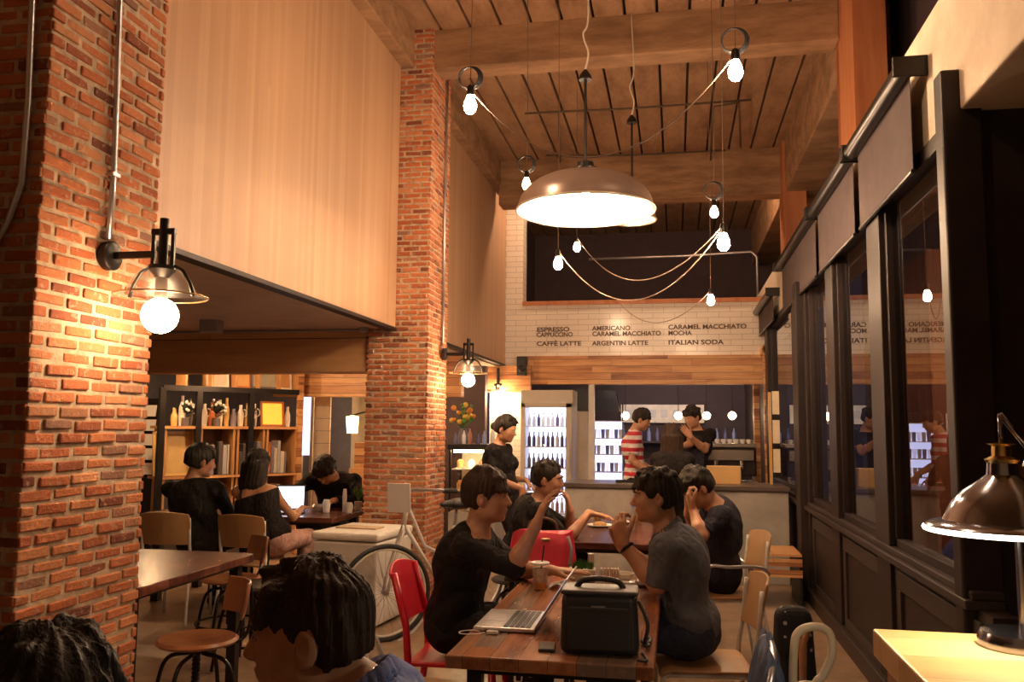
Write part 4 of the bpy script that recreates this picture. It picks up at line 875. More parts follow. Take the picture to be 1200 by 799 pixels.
m.build('blossoms', [mat('fl_o', (.75, .28, .04), .6), mat('fl_y', (.72, .5, .08), .6), M['green']], t, smooth='full'); st.build('stems', M['green'], t)
# clutter on the side wall behind the case
# bar back: shelves, glasses, lit board, hood
t = thing('bar_back_shelf', 'dark bar back cabinet along the rear wall with open shelf', 'cabinet', (.1, 15.1, 0)); m = MB(); m.bb(-1.2, 1.1, 0, .4, 0, 1.0); m.build('body', M['frame_dark'], t); m = MB(); m.bb(-1.2, 1.1, .05, .4, 1.26, 1.29); m.build('shelf', M['frame_brown'], t)
t = thing('lit_menu_board', 'pale lit board on the rear wall behind the baristas', 'board', at(776, 484, Y=15.45)); m = MB(); w2 = 47*15.45/1000; m.bb(-w2, w2, -.02, .02, -.17, .15); m.build('board', mat('boardw', (.80, .72, .62), .5), t); 
for k in range(6): m = MB(); m.bb(-w2+.2*k+.1, -w2+.2*k+.22, -.03, -.021, -.08, .06); m.build('poster', mat('postg', (.62, .6, .6), .5), t)
t = thing('extractor_hood', 'dark square extractor hood above the bar at the left', 'hood', at(712, 470, Y=14.6)); m = MB(); m.box((0, 0, 0), (.42, .4, .35), taper=.7); m.build('hood_body', M['metal_black'], t); m = MB(); m.bb(-.1, .1, -.1, .1, .17, .8); m.build('duct', M['metal_black'], t)
for k, (px, py) in enumerate([(733, 487), (795, 487), (828, 487), (858, 487)]):
    p = at(px, py, Y=14.3); t = thing('bar_globe', f'{["leftmost", "second", "third", "rightmost"][k]} of the four small glowing globe lamps over the bar', 'globe lamp', p); m = MB(); m.ball((0, 0, 0), .065, 16, 10); m.build('globe', M['bulb_small'] if False else lit((1, .66, .34), 22, 'globe_l'), t, smooth='full'); m = MB(); m.cyl((0, 0, .06), (0, 0, 3.04-p.z), .006, n=6); m.build('rod', M['metal_black'], t)
# glass rack and bottles on a tall rack left of the striped man
GX = at(712, 520, Y=12.9).x
t = thing('glass_rack', 'open shelf rack of glasses glowing bluish at the left of the bar', 'rack', (GX, 12.9, 0))
for z in (.6, .86, 1.12, 1.36, 1.62): m = MB(); m.bb(-.24, .22, 0, .3, z-.012, z); m.build('shelf', M['white_paint'], t)
for x in (-.24, .2): m = MB(); m.bb(x, x+.02, .28, .3, 0, 1.9); m.build('upright', M['metal_black'], t)
m = MB(); m.bb(-.24, .22, .3, .31, .55, 1.62); m.build('backing', lit((.6, .62, .95), 1.5, 'rack_glow'), t)  # backing board emits the bluish glow itself
for i, z in enumerate((.6, .86, 1.12, 1.36)):
    for k in range(7):
        tt = thing('rack_glass', f'drinking glass on the {["lowest", "second", "third", "top"][i]} level of the glass rack', 'glass', (GX-.21+.066*k, 13.02, z+.001), 0, f'glasses on the {["lowest", "second", "third", "top"][i]} rack level'); q = MB(); q.lathe([(0, 0), (.024, 0), (.03, .13), (.027, .13), (.02, .01), (0, .01)], n=12); q.build('glass', [bmats[0], M['clear'], bmats[3]][(i+k) % 3], tt, smooth=True)
# rear counter bottles
for k in range(14):
    bottle('spirit_bottle', (-.9+.145*k, 15.25, 1.292), 'bottle in the row on the shelf along the rear bar wall', .26, .035, bmats[(k*2+1) % 4], M['black'], 'bottles on the rear bar shelf', n=10)
# work counter inside bar with espresso machine
t = thing('work_counter', 'low inner bar counter carrying the espresso machine', 'counter', (.3, 11.6, 0)); m = MB(); m.bb(-1.0, .74, 0, .55, 0, .78); m.build('body', M['frame_dark'], t); m = MB(); m.bb(-1.02, .75, -.02, .57, .78, .82); m.build('worktop', M['silver'], t, bevel=.004)
e0 = at(853, 545, Y=11.75); t = thing('espresso_machine', 'large steel espresso machine with cups on top at the right of the bar', 'espresso machine', (.70, 11.85, .82)); stl = mat('steel', (.55, .50, .46), .25, 1.0, vary=.05)
m = MB(); m.bb(-.36, .33, -.22, .25, .08, .45); m.build('body', M['frame_dark'], t, bevel=.02); m = MB(); m.bb(-.37, .34, -.25, .26, .45, .50); m.build('cup_tray', stl, t, bevel=.006); m = MB(); m.bb(-.33, .30, -.27, -.22, .28, .42); m.build('front_panel', stl, t, bevel=.01)
for k in range(2): m = MB(); m.cyl((-.18+.32*k, -.28, .20), (-.18+.32*k, -.28, .28), .035); m.bar((-.18+.32*k, -.29, .2), (-.18+.32*k, -.42, .19), .02); m.build('group_head', stl, t)
for x in (-.3, .27): m = MB(); m.bb(x, x+.04, -.2, .2, 0, .08); m.build('foot', stl, t)
for k in range(8):
    tt = thing('espresso_cup', 'white cup in the row on top of the espresso machine', 'cup', (.38+.082*k, 11.8, 1.321), 0, 'cups on the espresso machine'); q = MB(); q.lathe([(0, 0), (.022, 0), (.035, .055), (.032, .055), (.02, .006), (0, .006)], n=12); q.build('cup', M['paper'], tt, smooth=True); q = MB(); q.tube(arc((.038, 0, .03), .014, -1.6, 1.6, 6, (0, -1, 0)), .004, 5); q.build('handle', M['paper'], tt)
t = thing('wooden_crate', 'pale wooden box on the service counter below the espresso machine', 'box', (.48, 9.2, .945)); m = MB(); m.bb(-.16, .16, -.1, .1, 0, .02); m.bb(-.16, .16, -.11, -.09, 0, .18); m.bb(-.16, .16, .09, .11, 0, .18); m.bb(-.17, -.15, -.1, .1, 0, .18); m.bb(.15, .17, -.1, .1, 0, .18); m.build('box_body', M['pine'], t, bevel=.003)
t = thing('counter_tray', 'dark tray with white edge on the service counter before the striped man', 'tray', (-.42, 9.15, .945)); m = MB(); m.bb(-.2, .2, -.12, .12, 0, .012); m.build('tray', M['paper'], t); m = MB(); m.bb(-.2, .2, -.13, -.12, 0, .03); m.build('edge', M['black'], t)
# items hanging / timetable strips at the right of the bar
t = thing('tall_menu_stand', 'tall narrow timber stand with pale cards at the right end of the counter', 'stand', (1.0, 9.3, .945)); m = MB(); m.bb(-.05, -.02, -.03, 0, 0, .95); m.build('post', M['pine'], t)
for k in range(3): m = MB(); m.bb(-.01, .06, -.02, -.015, .12+.3*k, .36+.3*k); m.build('card', mat('cardc', (.72, .6, .42), .6), t)
# ================================================================ LEFT SHELVING PARTITION (oblique)
A0 = at(190, 480, Y=8.3); B0 = at(352, 480, Y=9.6); ang = math.atan2(B0.y-A0.y, B0.x-A0.x); LEN = (B0.xy-A0.xy).length
SO = Vector((A0.x, A0.y, 0)); t = thing('shelving_partition', 'tall black and timber shelving partition filled with objects on the left', 'shelving', SO, ang); sw = M['beamwood']; bk = M['metal_black']
for fx in (0, .245, .62, 1.0): m = MB(); m.bb(LEN*fx-.03, LEN*fx+.03, -.02, .04, 0, 1.90 if fx < 1 else 2.34); m.build('upright', bk if fx < .99 else sw, t)
m = MB(); m.bb(0, LEN, -.02, .04, 1.87, 1.93); m.build('top_rail', bk, t)
LV = [.45, .95, 1.49]
for z in LV+[1.93]: m = MB(); m.bb(.0 if z < 1.9 else .15*LEN, LEN, 0, .34, z-.03, z); m.build('shelf', sw, t)
for k, fx in enumerate((.03, .235, .27, .5, .53, .72, .75, .97)): m = MB(); m.bb(LEN*fx, LEN*fx+.025, .02, .34, .2, 1.46); m.build('divider', mat('shelf_pine', (.50, .26, .10), .5), t)
for k, fx in enumerate((.15, .33, .5, .67, .83, .97)): m = MB(); m.bb(LEN*fx, LEN*fx+.025, .02, .3, 1.93, 2.33); m.build('cubby_divider', M['shelf_pine'], t)
m = MB(); m.bb(.24*LEN, LEN, .32, .34, .45, 1.46); m.build('back_board', mat('shelfback', (.14, .06, .03), .6), t)
def onshelf(u, v, z): return SO+Vector((math.cos(ang)*u*LEN-math.sin(ang)*v, math.sin(ang)*u*LEN+math.cos(ang)*v, z))
rr = random.Random(12); hues = [(.75, .68, .58), (.12, .10, .10), (.55, .18, .06), (.70, .45, .15), (.25, .22, .28), (.5, .5, .52), (.08, .12, .07)]
hm = [mat(f'ware_{k}', h, .35) for k, h in enumerate(hues)]; cn = ['white', 'black', 'rust red', 'amber', 'grey', 'silver', 'dark green']
for k in range(17):        # vessels on the open level
    u = .12+.052*k; c = rr.randrange(7); h = rr.uniform(.14, .34); r = rr.uniform(.032, .047); kind = rr.choice(['jar', 'vase', 'jug'])
    if k in (12, 13, 14, 15): continue
    tt = thing(kind, f'{cn[c]} {kind} standing {["near the left end", "left of centre", "at the centre", "right of centre", "near the right end"][min(4, k*5//17)]} of the open middle shelf, number {0} '.replace(', number 0 ', ''), kind, onshelf(u, .17, 1.491), rr.random(), 'wares on the open middle shelf')
    q = MB(); q.lathe([(0, 0), (r*.8, 0), (r, h*.35), (r*.9, h*.6), (r*.45, h*.8), (r*.5, h*.98), (r*.4, h*.98), (r*.35, h*.8), (0, h*.75)], n=16); q.build('vessel', hm[c], tt, smooth=True)
    if kind != 'vase': q = MB(); q.tube(arc((r*.75, 0, h*.6), h*.17, -1.5, 1.5, 8, (0, -1, 0)), .008, 5); q.build('handle', hm[c], tt)
for k, (u, lb) in enumerate([(.19, 'leafy dark bunch with white blossoms on the shelving, left of the upright'), (.40, 'leafy dark bunch with white blossoms near the centre of the shelving'), (.66, 'small leafy plant in a dark pot right of centre on the shelving')]):
    tt = thing('dried_flowers', lb, 'plant', onshelf(u, .13, 1.491)); q = MB(); q.lathe([(0, 0), (.05, 0), (.045, .09), (0, .09)], n=14); q.build('pot', hm[1], tt, smooth=True); lf = MB(); bl = MB()
    for i in range(70 if k < 2 else 30):
        a, e_, l = rr.uniform(0, 6.28), rr.uniform(.1, 1.5), rr.uniform(.10, .16) if k < 2 else rr.uniform(.06, .12); d_ = Vector((math.cos(a)*math.cos(e_), math.sin(a)*math.cos(e_)*.5, math.sin(e_))); b0 = Vector((0, 0, .14)); e2 = b0+d_*l; s_ = Vector((-math.sin(a), math.cos(a), .3))*.016; md = b0.lerp(e2, .7); lf.add([b0, md+s_, e2, md-s_], [(0, 1, 2, 3)])
        if i % 6 == 0 and k < 2: bl.ball(e2, .017, 8, 6)
    lf.build('leaves', mat('darkleaf', (.05, .06, .04), .6), tt)
    if k < 2: bl.build('blossoms', M['paper'], tt, smooth='full')
# framed pictures
def frame(u, v, z, w, h, label, fm_, im, tilt=.12):
    tt = thing('picture_frame', label, 'picture frame', onshelf(u, v, z), ang); q = MB(); T = Matrix.Rotation(-tilt, 3, 'X')
    for c_, s_ in (((0, 0, .012), (w, .02, .024)), ((0, 0, h-.012), (w, .02, .024)), ((-w/2+.012, 0, h/2), (.024, .02, h)), ((w/2-.012, 0, h/2), (.024, .02, h))): q.box(T @ Vector(c_), s_, T)
    q.build('moulding', fm_, tt); q = MB(); q.box(T @ Vector((0, .004, h/2)), (w-.04, .006, h-.04), T); q.build('picture', im, tt)
frame(.40, .12, 1.931, .26, .33, 'pale picture frame in the upper cubbies, left', hm[0], mat('pic_cream', (.75, .62, .48), .5)); frame(.585, .12, 1.931, .2, .3, 'small rust framed picture in the upper cubbies, middle', hm[2], mat('pic_o', (.7, .4, .15), .5))
frame(.75, .10, 1.931, .36, .38, 'black framed picture in the upper cubbies, largest of the row', hm[1], mat('pic_g', (.35, .32, .25), .5)); frame(.90, .12, 1.931, .2, .26, 'small pale frame at the right end of the upper cubbies', hm[0], mat('pic_b', (.5, .25, .1), .5))
frame(.13, .08, .951, .5, .48, 'large golden framed board standing at the left end of the shelving', hm[3], mat('pic_y', (.52, .36, .14), .5))
frame(.83, .15, 1.491, .30, .30, 'sunset orange poster on the open middle shelf at the right', hm[2], mat('pic_sun', (.85, .42, .06), .5, emit=(1, .45, .05), estr=.9))  # poster print given a faint glow of its own
# books: rows in the lower cubbies
for lv, (z, nm) in enumerate(((.951, 'upper'), (.451, 'lower'))):
    for cell, (u0, u1, cnm) in enumerate(((.29, .49, 'left'), (.56, .71, 'middle'), (.78, .96, 'right'))):
        u = u0
        while u < u1-.01:
            w = rr.uniform(.022, .05); h = rr.uniform(.22, .38); c = rr.randrange(7)
            tt = thing('shelf_book', f'{cn[c]} book standing in the {cnm} cell of the {nm} book level', 'book', onshelf(u+w/2/LEN, .15, z), ang, f'books in the {cnm} cell of the {nm} level')
            q = MB(); q.bb(-w/2+.001, w/2-.001, -.09, .09, 0, h); q.build('cover', hm[c], tt, bevel=.002); q = MB(); q.bb(-w/2+.004, w/2-.004, -.086, .091, h-.001, h+.001); q.build('page_block', M['paper'], tt)
            u += (w+.004)/LEN
            if rr.random() < .2: u += .05/LEN
# lamp glow over the shelf, window strip and magazines
t = thing('bright_door_strip', 'tall narrow bluish lit glass strip right of the shelving', 'lit panel', at(359, 500, Y=10.6)*1.0); t.location.z = 0; m = MB(); m.bb(-.05, .06, 0, .03, 1.12, 1.93); m.build('glowing_glass', lit((.72, .74, 1), 1.5, 'strip_l'), t); m = MB(); m.bb(-.09, -.05, -.01, .04, 0, 1.97); m.bb(.06, .1, -.01, .04, 0, 1.97); m.build('frame', M['white_paint'], t)
t = thing('plank_screen', 'pale horizontal board screen beside the plaster pier', 'screen', (at(378, 500, Y=10.4).x, 10.4, 0)); m = MB(); 
for k in range(12): m.bb(-.12, .1, 0, .03, .16*k+.003, .16*k+.157)
m.build('boards', M['plaster'], t); 
mg = at(176, 500, Y=8.9); t = thing('magazine_rack', 'black rack of white magazines beside the left end of the shelving', 'magazine rack', (mg.x, 8.9, 0)); m = MB(); m.bb(-.09, -.08, 0, .03, .9, 1.8); m.bb(.08, .09, 0, .03, .9, 1.8); m.bb(-.09, .09, .02, .03, .9, 1.8); m.bb(-.09, .09, 0, .03, 0, .9); m.build('rack', M['metal_black'], t)
for k in range(5): m = MB(); m.box((0, -.005, 1.0+.165*k), (.14, .01, .13), (-.15, 0, 0)); m.build('magazine', M['paper'], t)
# niche lamp at right of the pier
p = at(413, 497, Y=10.9); t = thing('niche_lamp', 'glowing yellow wall lantern between plaster pier and brick column', 'wall lamp', p); m = MB(); m.lathe([(.0, -.12), (.07, -.12), (.085, .1), (0, .12)], n=20); m.build('lantern', lit((1, .70, .22), 7, 'niche_l'), t, smooth=True); m = MB(); m.cyl((0, 0, .12), (0, .68, .2), .012); m.build('bracket', M['metal_black'], t)
t = thing('side_cabinet', 'dark wooden cabinet with crockery below the yellow lantern', 'cabinet', (at(418, 540, Y=10.2).x+.1, 10.2, 0)); m = MB(); m.bb(-.2, .35, 0, .35, 0, .98); m.build('body', M['brownbeam'], t); m = MB(); m.bb(-.14, .3, .02, .3, .98, 1.30); m.build('upper_box', M['beamwood'], t)
# ================================================================ ON THE LEFT TABLE
t = thing('lit_laptop', 'open laptop with bright screen on the left dark table', 'laptop', (-3.32, 7.0, TZ), .35)
m = MB(); m.bb(-.15, .15, -.13, .08, .002, .018); m.build('base', M['keys'], t); m = MB(); T = Matrix.Rotation(-.2, 3, 'X'); m.box(Vector((0, .08, .018))+T @ Vector((0, 0, .11)), (.30, .008, .22), T); m.build('screen_lid', M['keys'], t)
m = MB(); m.box(Vector((0, .074, .018))+T @ Vector((0, 0, .112)), (.275, .001, .185), T); m.build('display', lit((.80, .84, 1), 3.2, 'screen_l'), t)
for k, (px, py, h, r, mm, lb) in enumerate([(385, 598, .11, .035, 'paper', 'white paper cup on the left dark table, nearest the laptop'), (402, 596, .2, .02, 'white_paint', 'slim white bottle on the left dark table'), (411, 595, .09, .04, 'clay', 'squat clay cup on the left dark table'), (370, 600, .06, .05, 'silver', 'low steel bowl on the left dark table')]):
    t = thing('table_cup', lb, 'cup', at(px, py, Z=TZ)+Vector((-.04, -.05 if py > 597 else -.1, 0)) if False else Vector((at(px, 600, Y=7.2).x, 7.15+.08*(k % 2), TZ+.001))); m = MB(); m.lathe([(0, 0), (r*.8, 0), (r, h*.7), (r*.7, h), (r*.6, h), (r*.8, h*.6), (0, .01)], n=16); m.build('cup', M[mm], t, smooth=True)
t = thing('table_plant', 'small green plant in a glass on the left dark table', 'plant', (at(416, 590, Y=7.3).x, 7.38, TZ+.001)); m = MB(); m.lathe([(0, 0), (.03, 0), (.035, .08), (0, .08)], n=14); m.build('pot', M['clay'], t, smooth=True); m = MB()
rr = random.Random(8)
for k in range(30):
    a, l = rr.uniform(0, 6.28), rr.uniform(.05, .14); b = Vector((0, 0, .08)); e = b+Vector((l*.5*math.cos(a), l*.5*math.sin(a), l)); s_ = Vector((-math.sin(a), math.cos(a), 0))*.012; mid = b.lerp(e, .6); m.add([b, mid+s_, e, mid-s_], [(0, 1, 2, 3)])
m.build('leaves', M['green'], t)
# outside lit window
t = thing('outside_window', 'pale lit lattice window across the street behind the nearest pane', 'window', (4.15, at(1112, 450, X=4.15).y, .6)); m = MB(); m.bb(0, .03, 0, 1.0, 0, 2.9); m.build('lit_glass', lit((.72, .74, 1), 3.2, 'outglass'), t); m = MB()
for k in range(6): m.bb(-.03, 0, 0, 1.0, .55*k, .55*k+.06)
for k in range(4): m.bb(-.03, 0, .32*k, .32*k+.04, 0, 2.9)
m.build('lattice', M['frame_brown'], t)
for k, (x, y) in enumerate([(3.1, 6.6), (3.3, 11.6)]):  # bulbs added outside to brighten the street wall
    t = thing('added_patio_bulb', ['bare bulb outside the windows, nearer one', 'bare bulb outside the windows, farther one'][k], 'light bulb', (x, y, 3.1)); m = MB(); m.ball((0, 0, 0), .05, 18, 12); m.build('bulb', lit((1, .66, .4), 900, 'bulb_out'), t, smooth='full'); m = MB(); m.cyl((0, 0, .04), (0, 0, .13), .02); m.build('socket', M['metal_black'], t); m = MB(); m.bar((0, 0, .13), (4.2-x, 0, .2), .02); m.build('wall_arm', M['metal_black'], t)

# hidden fill lamps added under the low left ceiling and over the bar
for k, (x, y, z) in enumerate([(-5.2, 7.9, 2.14), (-4.1, 8.3, 2.14), (-3.3, 10.5, 2.1), (-3.6, 6.0, 2.2)]):
    if k == 3: continue
    t = thing('added_ceiling_bulb', ['bare bulb under the low ceiling over the left of the shelving', 'bare bulb under the low ceiling over the right of the shelving', 'bare bulb under the low ceiling near the plaster pier'][k], 'light bulb', (x, y, z), 0)
    m = MB(); m.ball((0, 0, 0), .045, 18, 12); m.build('bulb', lit((1, .62, .32), 480, 'bulb_low'), t, smooth='full'); m = MB(); m.cyl((0, 0, .04), (0, 0, .10), .02); m.cyl((0, 0, .09), (0, 0, 2.36-z), .006); m.build('socket', M['metal_black'], t)
t = thing('added_bar_tube', 'long pinkish white tube light under the bar ceiling', 'tube light', (-.2, 13.4, 2.9)); m = MB(); m.cyl((-.9, 0, 0), (.9, 0, 0), .025, n=12); m.build('tube', lit((1, .82, .74), 80, 'tube_l'), t, smooth=True); m = MB(); m.bb(-.95, .95, -.04, .04, .03, .15); m.build('housing', M['white_paint'], t)  # added as fill for the bar, hidden behind the header
# ================================================================ PEOPLE: blended-volume figures
class Vol:
    """signed-distance volume; shapes are blended into one continuous surface"""
    def __init__(s, lo, hi, h):
        s.h = h; s.lo = np.array(lo, np.float32); n = np.ceil((np.array(hi)-np.array(lo))/h).astype(int)+1
        s.ax = [s.lo[i]+h*np.arange(n[i], dtype=np.float32) for i in range(3)]; s.V = np.full(n, 1.0, np.float32)
    def sub(s, lo, hi, m):
        sl = []
        for i in range(3):
            a = int(np.clip((lo[i]-m-s.lo[i])/s.h, 0, len(s.ax[i])-1)); b = int(np.clip((hi[i]+m-s.lo[i])/s.h+2, 1, len(s.ax[i])))
            if b <= a: return None
            sl.append(slice(a, b))
        return tuple(sl)
    def grid(s, sl): return np.meshgrid(s.ax[0][sl[0]], s.ax[1][sl[1]], s.ax[2][sl[2]], indexing='ij', sparse=True)
    def blend(s, sl, d, k, cut=False):
        v = s.V[sl]
        if cut: d = -d; h = np.clip(.5-.5*(d-v)/k, 0, 1); s.V[sl] = v*(h)+d*(1-h)+k*h*(1-h) if False else np.maximum(v, d)
        elif k <= 0: s.V[sl] = np.minimum(v, d)
        else: h = np.clip(.5+.5*(d-v)/k, 0, 1); s.V[sl] = v*h+d*(1-h)-k*h*(1-h) if False else d*(1-h)+v*h-k*h*(1-h) if False else (v*(1-np.clip(.5+.5*(v-d)/k, 0, 1))+d*np.clip(.5+.5*(v-d)/k, 0, 1)-k*np.clip(.5+.5*(v-d)/k, 0, 1)*(1-np.clip(.5+.5*(v-d)/k, 0, 1)))
    def cap(s, a, b, ra, rb=None, k=.02, planes=(), m=.05, squash=None):
        rb = ra if rb is None else rb; a = np.array(a, float); b = np.array(b, float); r = max(ra, rb)
        sl = s.sub(np.minimum(a, b)-r, np.maximum(a, b)+r, m)
        if sl is None: return
        X, Y, Z = s.grid(sl); d = b-a; L2 = max(1e-9, float(d@d)); px, py, pz = X-a[0], Y-a[1], Z-a[2]
        t = np.clip((px*d[0]+py*d[1]+pz*d[2])/L2, 0, 1); qx, qy, qz = px-t*d[0], py-t*d[1], pz-t*d[2]
        if squash is not None:      # (direction, factor): the limb is wider (factor>1) along that direction
            n, f = squash; q = qx*n[0]+qy*n[1]+qz*n[2]; w = q*(1/f-1); qx, qy, qz = qx+n[0]*w, qy+n[1]*w, qz+n[2]*w
        D = np.sqrt(qx*qx+qy*qy+qz*qz)-(ra+(rb-ra)*t)
        for p, n in planes: D = np.maximum(D, (X-p[0])*n[0]+(Y-p[1])*n[1]+(Z-p[2])*n[2])
        s.blend(sl, D.astype(np.float32), k)
    def ell(s, c, r, R=None, k=.02, cut=False, planes=(), m=.05):
        """ellipsoid; R = 3x3 matrix whose columns are its axes"""
        R = np.eye(3) if R is None else R; c = np.array(c, float); e = np.abs(R) @ np.array(r)
        sl = s.sub(c-e, c+e, m)
        if sl is None: return
        X, Y, Z = s.grid(sl); p = (X-c[0], Y-c[1], Z-c[2]); q = [p[0]*R[0, i]+p[1]*R[1, i]+p[2]*R[2, i] for i in range(3)]
        k0 = np.sqrt(sum((q[i]/r[i])**2 for i in range(3))); k1 = np.sqrt(sum((q[i]/r[i]**2)**2 for i in range(3)))+1e-9
        D = k0*(k0-1)/k1
        for pp, n in planes: D = np.maximum(D, (X-pp[0])*n[0]+(Y-pp[1])*n[1]+(Z-pp[2])*n[2])
        s.blend(sl, D.astype(np.float32), k, cut)
    def plane_cut(s, p, n):
        X, Y, Z = np.meshgrid(*s.ax, indexing='ij', sparse=True); s.V = np.maximum(s.V, (X-p[0])*n[0]+(Y-p[1])*n[1]+(Z-p[2])*n[2])
    def wrinkle(s, amp, f, seed=0):
        r = np.random.RandomState(seed); X, Y, Z = np.meshgrid(*s.ax, indexing='ij', sparse=True); acc = 0
        for i in range(5):
            d = r.normal(size=3); d /= np.linalg.norm(d); w = r.normal(size=3); acc = acc+(1-1.7*np.abs(np.sin(.5*f*(1+.5*i)*(X*d[0]+Y*d[1]+Z*d[2])+r.uniform(0, 6)+1.6*np.sin(f*.4*(X*w[0]+Y*w[1]+Z*w[2])))))/(1+.3*i)
        s.V = (s.V+amp*acc*.5).astype(np.float32)
    def strands(s, amp, c, f=34, seed=0, R=None):
        """hair clumps running down from the crown"""
        r = np.random.RandomState(seed); X, Y, Z = np.meshgrid(*s.ax, indexing='ij', sparse=True); x, y, z = X-c[0], Y-c[1], Z-c[2]
        th = np.arctan2(y, x); ph = np.sqrt(x*x+y*y)
        a = np.sin(f*.6*th+2.2*np.sin(z*15+r.uniform(0, 6))+1.5*np.sin(5*th))*.7+np.sin(f*1.7*th+4*np.sin(z*11+r.uniform(0, 6)))*.45+np.sin(60*x+2*np.sin(24*y))*np.sin(55*y+2*np.sin(20*x))*.4*np.clip(z*12, 0, 1)
        s.V = (s.V+amp*a).astype(np.float32)
    def mesh(s):
        V = s.V; S = V < 0
        cnt = sum(S[i:S.shape[0]-1+i, j:S.shape[1]-1+j, k:S.shape[2]-1+k].astype(np.int8) for i in (0, 1) for j in (0, 1) for k in (0, 1))
        act = (cnt > 0) & (cnt < 8); I = np.argwhere(act); n = len(I)
        if n == 0: return np.zeros((0, 3)), np.zeros((0, 4), int)
        C = [(i, j, k) for i in (0, 1) for j in (0, 1) for k in (0, 1)]
        vals = np.stack([V[I[:, 0]+c[0], I[:, 1]+c[1], I[:, 2]+c[2]] for c in C], 1)
        acc = np.zeros((n, 3)); w = np.zeros(n)
        for a in range(8):
            for b in range(a+1, 8):
                if sum(abs(C[a][q]-C[b][q]) for q in range(3)) != 1: continue
                va, vb = vals[:, a], vals[:, b]; m = (va < 0) != (vb < 0); t = np.where(m, va/(va-vb+1e-12), 0)
                p = np.array(C[a])+t[:, None]*(np.array(C[b])-np.array(C[a])); acc += p*m[:, None]; w += m
        P = (I+acc/w[:, None])*s.h+s.lo
        idx = np.full(act.shape, -1, np.int64); idx[I[:, 0], I[:, 1], I[:, 2]] = np.arange(n); Fs = []
        for ax in range(3):
            o = [0, 0, 0]; o[ax] = 1; A = S[:S.shape[0]-o[0], :S.shape[1]-o[1], :S.shape[2]-o[2]]; B = S[o[0]:, o[1]:, o[2]:]; E = np.argwhere(A != B)
            u, v = [(1, 2), (2, 0), (0, 1)][ax]; ok = (E[:, u] > 0) & (E[:, v] > 0) & (E[:, u] < act.shape[u]) & (E[:, v] < act.shape[v]) & (E[:, ax] < act.shape[ax]); E = E[ok]
            if not len(E): continue
            def g(du, dv): q = E.copy(); q[:, u] -= du; q[:, v] -= dv; return idx[q[:, 0], q[:, 1], q[:, 2]]
            quad = np.stack([g(0, 0), g(1, 0), g(1, 1), g(0, 1)], 1); flip = ~A[E[:, 0], E[:, 1], E[:, 2]]; quad[flip] = quad[flip][:, ::-1]; Fs.append(quad)
        Fq = np.concatenate(Fs); Fq = Fq[(Fq >= 0).all(1)]; return P, Fq
    def build(s, name, m, parent, smooth_it=2):
        P, Fq = s.mesh()
        if len(P) == 0: return None
        # a little Laplacian smoothing
        e = np.concatenate([Fq[:, [0, 1]], Fq[:, [1, 2]], Fq[:, [2, 3]], Fq[:, [3, 0]]])
        for _ in range(smooth_it):
            acc = np.zeros_like(P); w = np.zeros(len(P)); 
            for q in range(3): acc[:, q] = np.bincount(e[:, 0], P[e[:, 1], q], len(P))+np.bincount(e[:, 1], P[e[:, 0], q], len(P))
            w = np.bincount(e[:, 0], minlength=len(P))+np.bincount(e[:, 1], minlength=len(P)); P = P+.5*(acc/np.maximum(w, 1)[:, None]-P)
        me = bpy.data.meshes.new(name); me.vertices.add(len(P)); me.vertices.foreach_set('co', P.astype(np.float32).ravel()); me.loops.add(len(Fq)*4); me.loops.foreach_set('vertex_index', Fq.astype(np.int32).ravel())
        me.polygons.add(len(Fq)); me.polygons.foreach_set('loop_start', np.arange(len(Fq), dtype=np.int32)*4)
        me.polygons.foreach_set('use_smooth', [True]*len(Fq)); me.update(calc_edges=True); me.validate()
        if m: me.materials.append(m)
        o = bpy.data.objects.new(name, me); COL.objects.link(o); o.parent = parent; return o
def skin_mat():
    t = NT('skin'); f = t.noise(18, t.coord(), 5); t.col(t.ramp(f, (.3, (.46, .23, .13)), (.7, (.56, .30, .18)))); t.p(Roughness=.48); t.b.inputs['Subsurface Weight'].default_value = .12; t.b.inputs['Subsurface Radius'].default_value = (.02, .008, .004); t.b.inputs['Subsurface Scale'].default_value = .3
    t.bump(t.noise(220, t.coord()), .08, .002); MATS['skin'] = t.m
skin_mat()
def hair_mat(name, a, b):
    t = NT(name); v = t.coord((1, 1, .22)); f = t.noise(150, v, 3); g = t.noise(9, t.coord(), 3); t.col(t.mix(g, a, b)); t.p(Roughness=.55); t.b.inputs['Specular IOR Level'].default_value = .3; t.bump(f, .7, .006); MATS[name] = t.m
hair_mat('hair_black', (.010, .008, .007), (.028, .018, .012)); hair_mat('hair_brown', (.022, .012, .007), (.055, .028, .016))
def cloth(name, a, b=None, sc=500, bump=.3):
    t = NT(name); b = b or tuple(x*1.3 for x in a); t.col(t.ramp(t.noise(7, t.coord(), 4), (.3, a), (.7, b))); t.p(Roughness=.88); t.b.inputs['Specular IOR Level'].default_value = .25; fo = t.noise(7, t.coord((1, 1, .55)), 3, .55); fo = t.math('ABSOLUTE', t.math('SUBTRACT', fo, .5)); t.bump(t.math('ADD', t.math('MULTIPLY', fo, 6.0), t.math('MULTIPLY', t.noise(sc, t.coord(), 2), .12)), .7, .02); MATS[name] = t.m; return t.m
cloth('cl_black', (.010, .0075, .0075)); cloth('cl_navy', (.022, .021, .032)); cloth('cl_grey', (.11, .115, .135), (.15, .155, .175)); cloth('cl_jeans', (.03, .035, .06)); cloth('cl_blue', (.16, .20, .42), (.2, .25, .5)); cloth('cl_dark', (.015, .011, .011)); cloth('cl_suit', (.009, .007, .007)); cloth('cl_white', (.68, .64, .60)); cloth('cl_pink', (.42, .26, .22)); mat('shoe', (.03, .022, .02), .4); mat('eye_white', (.75, .7, .66), .2); mat('iris', (.02, .012, .008), .4)
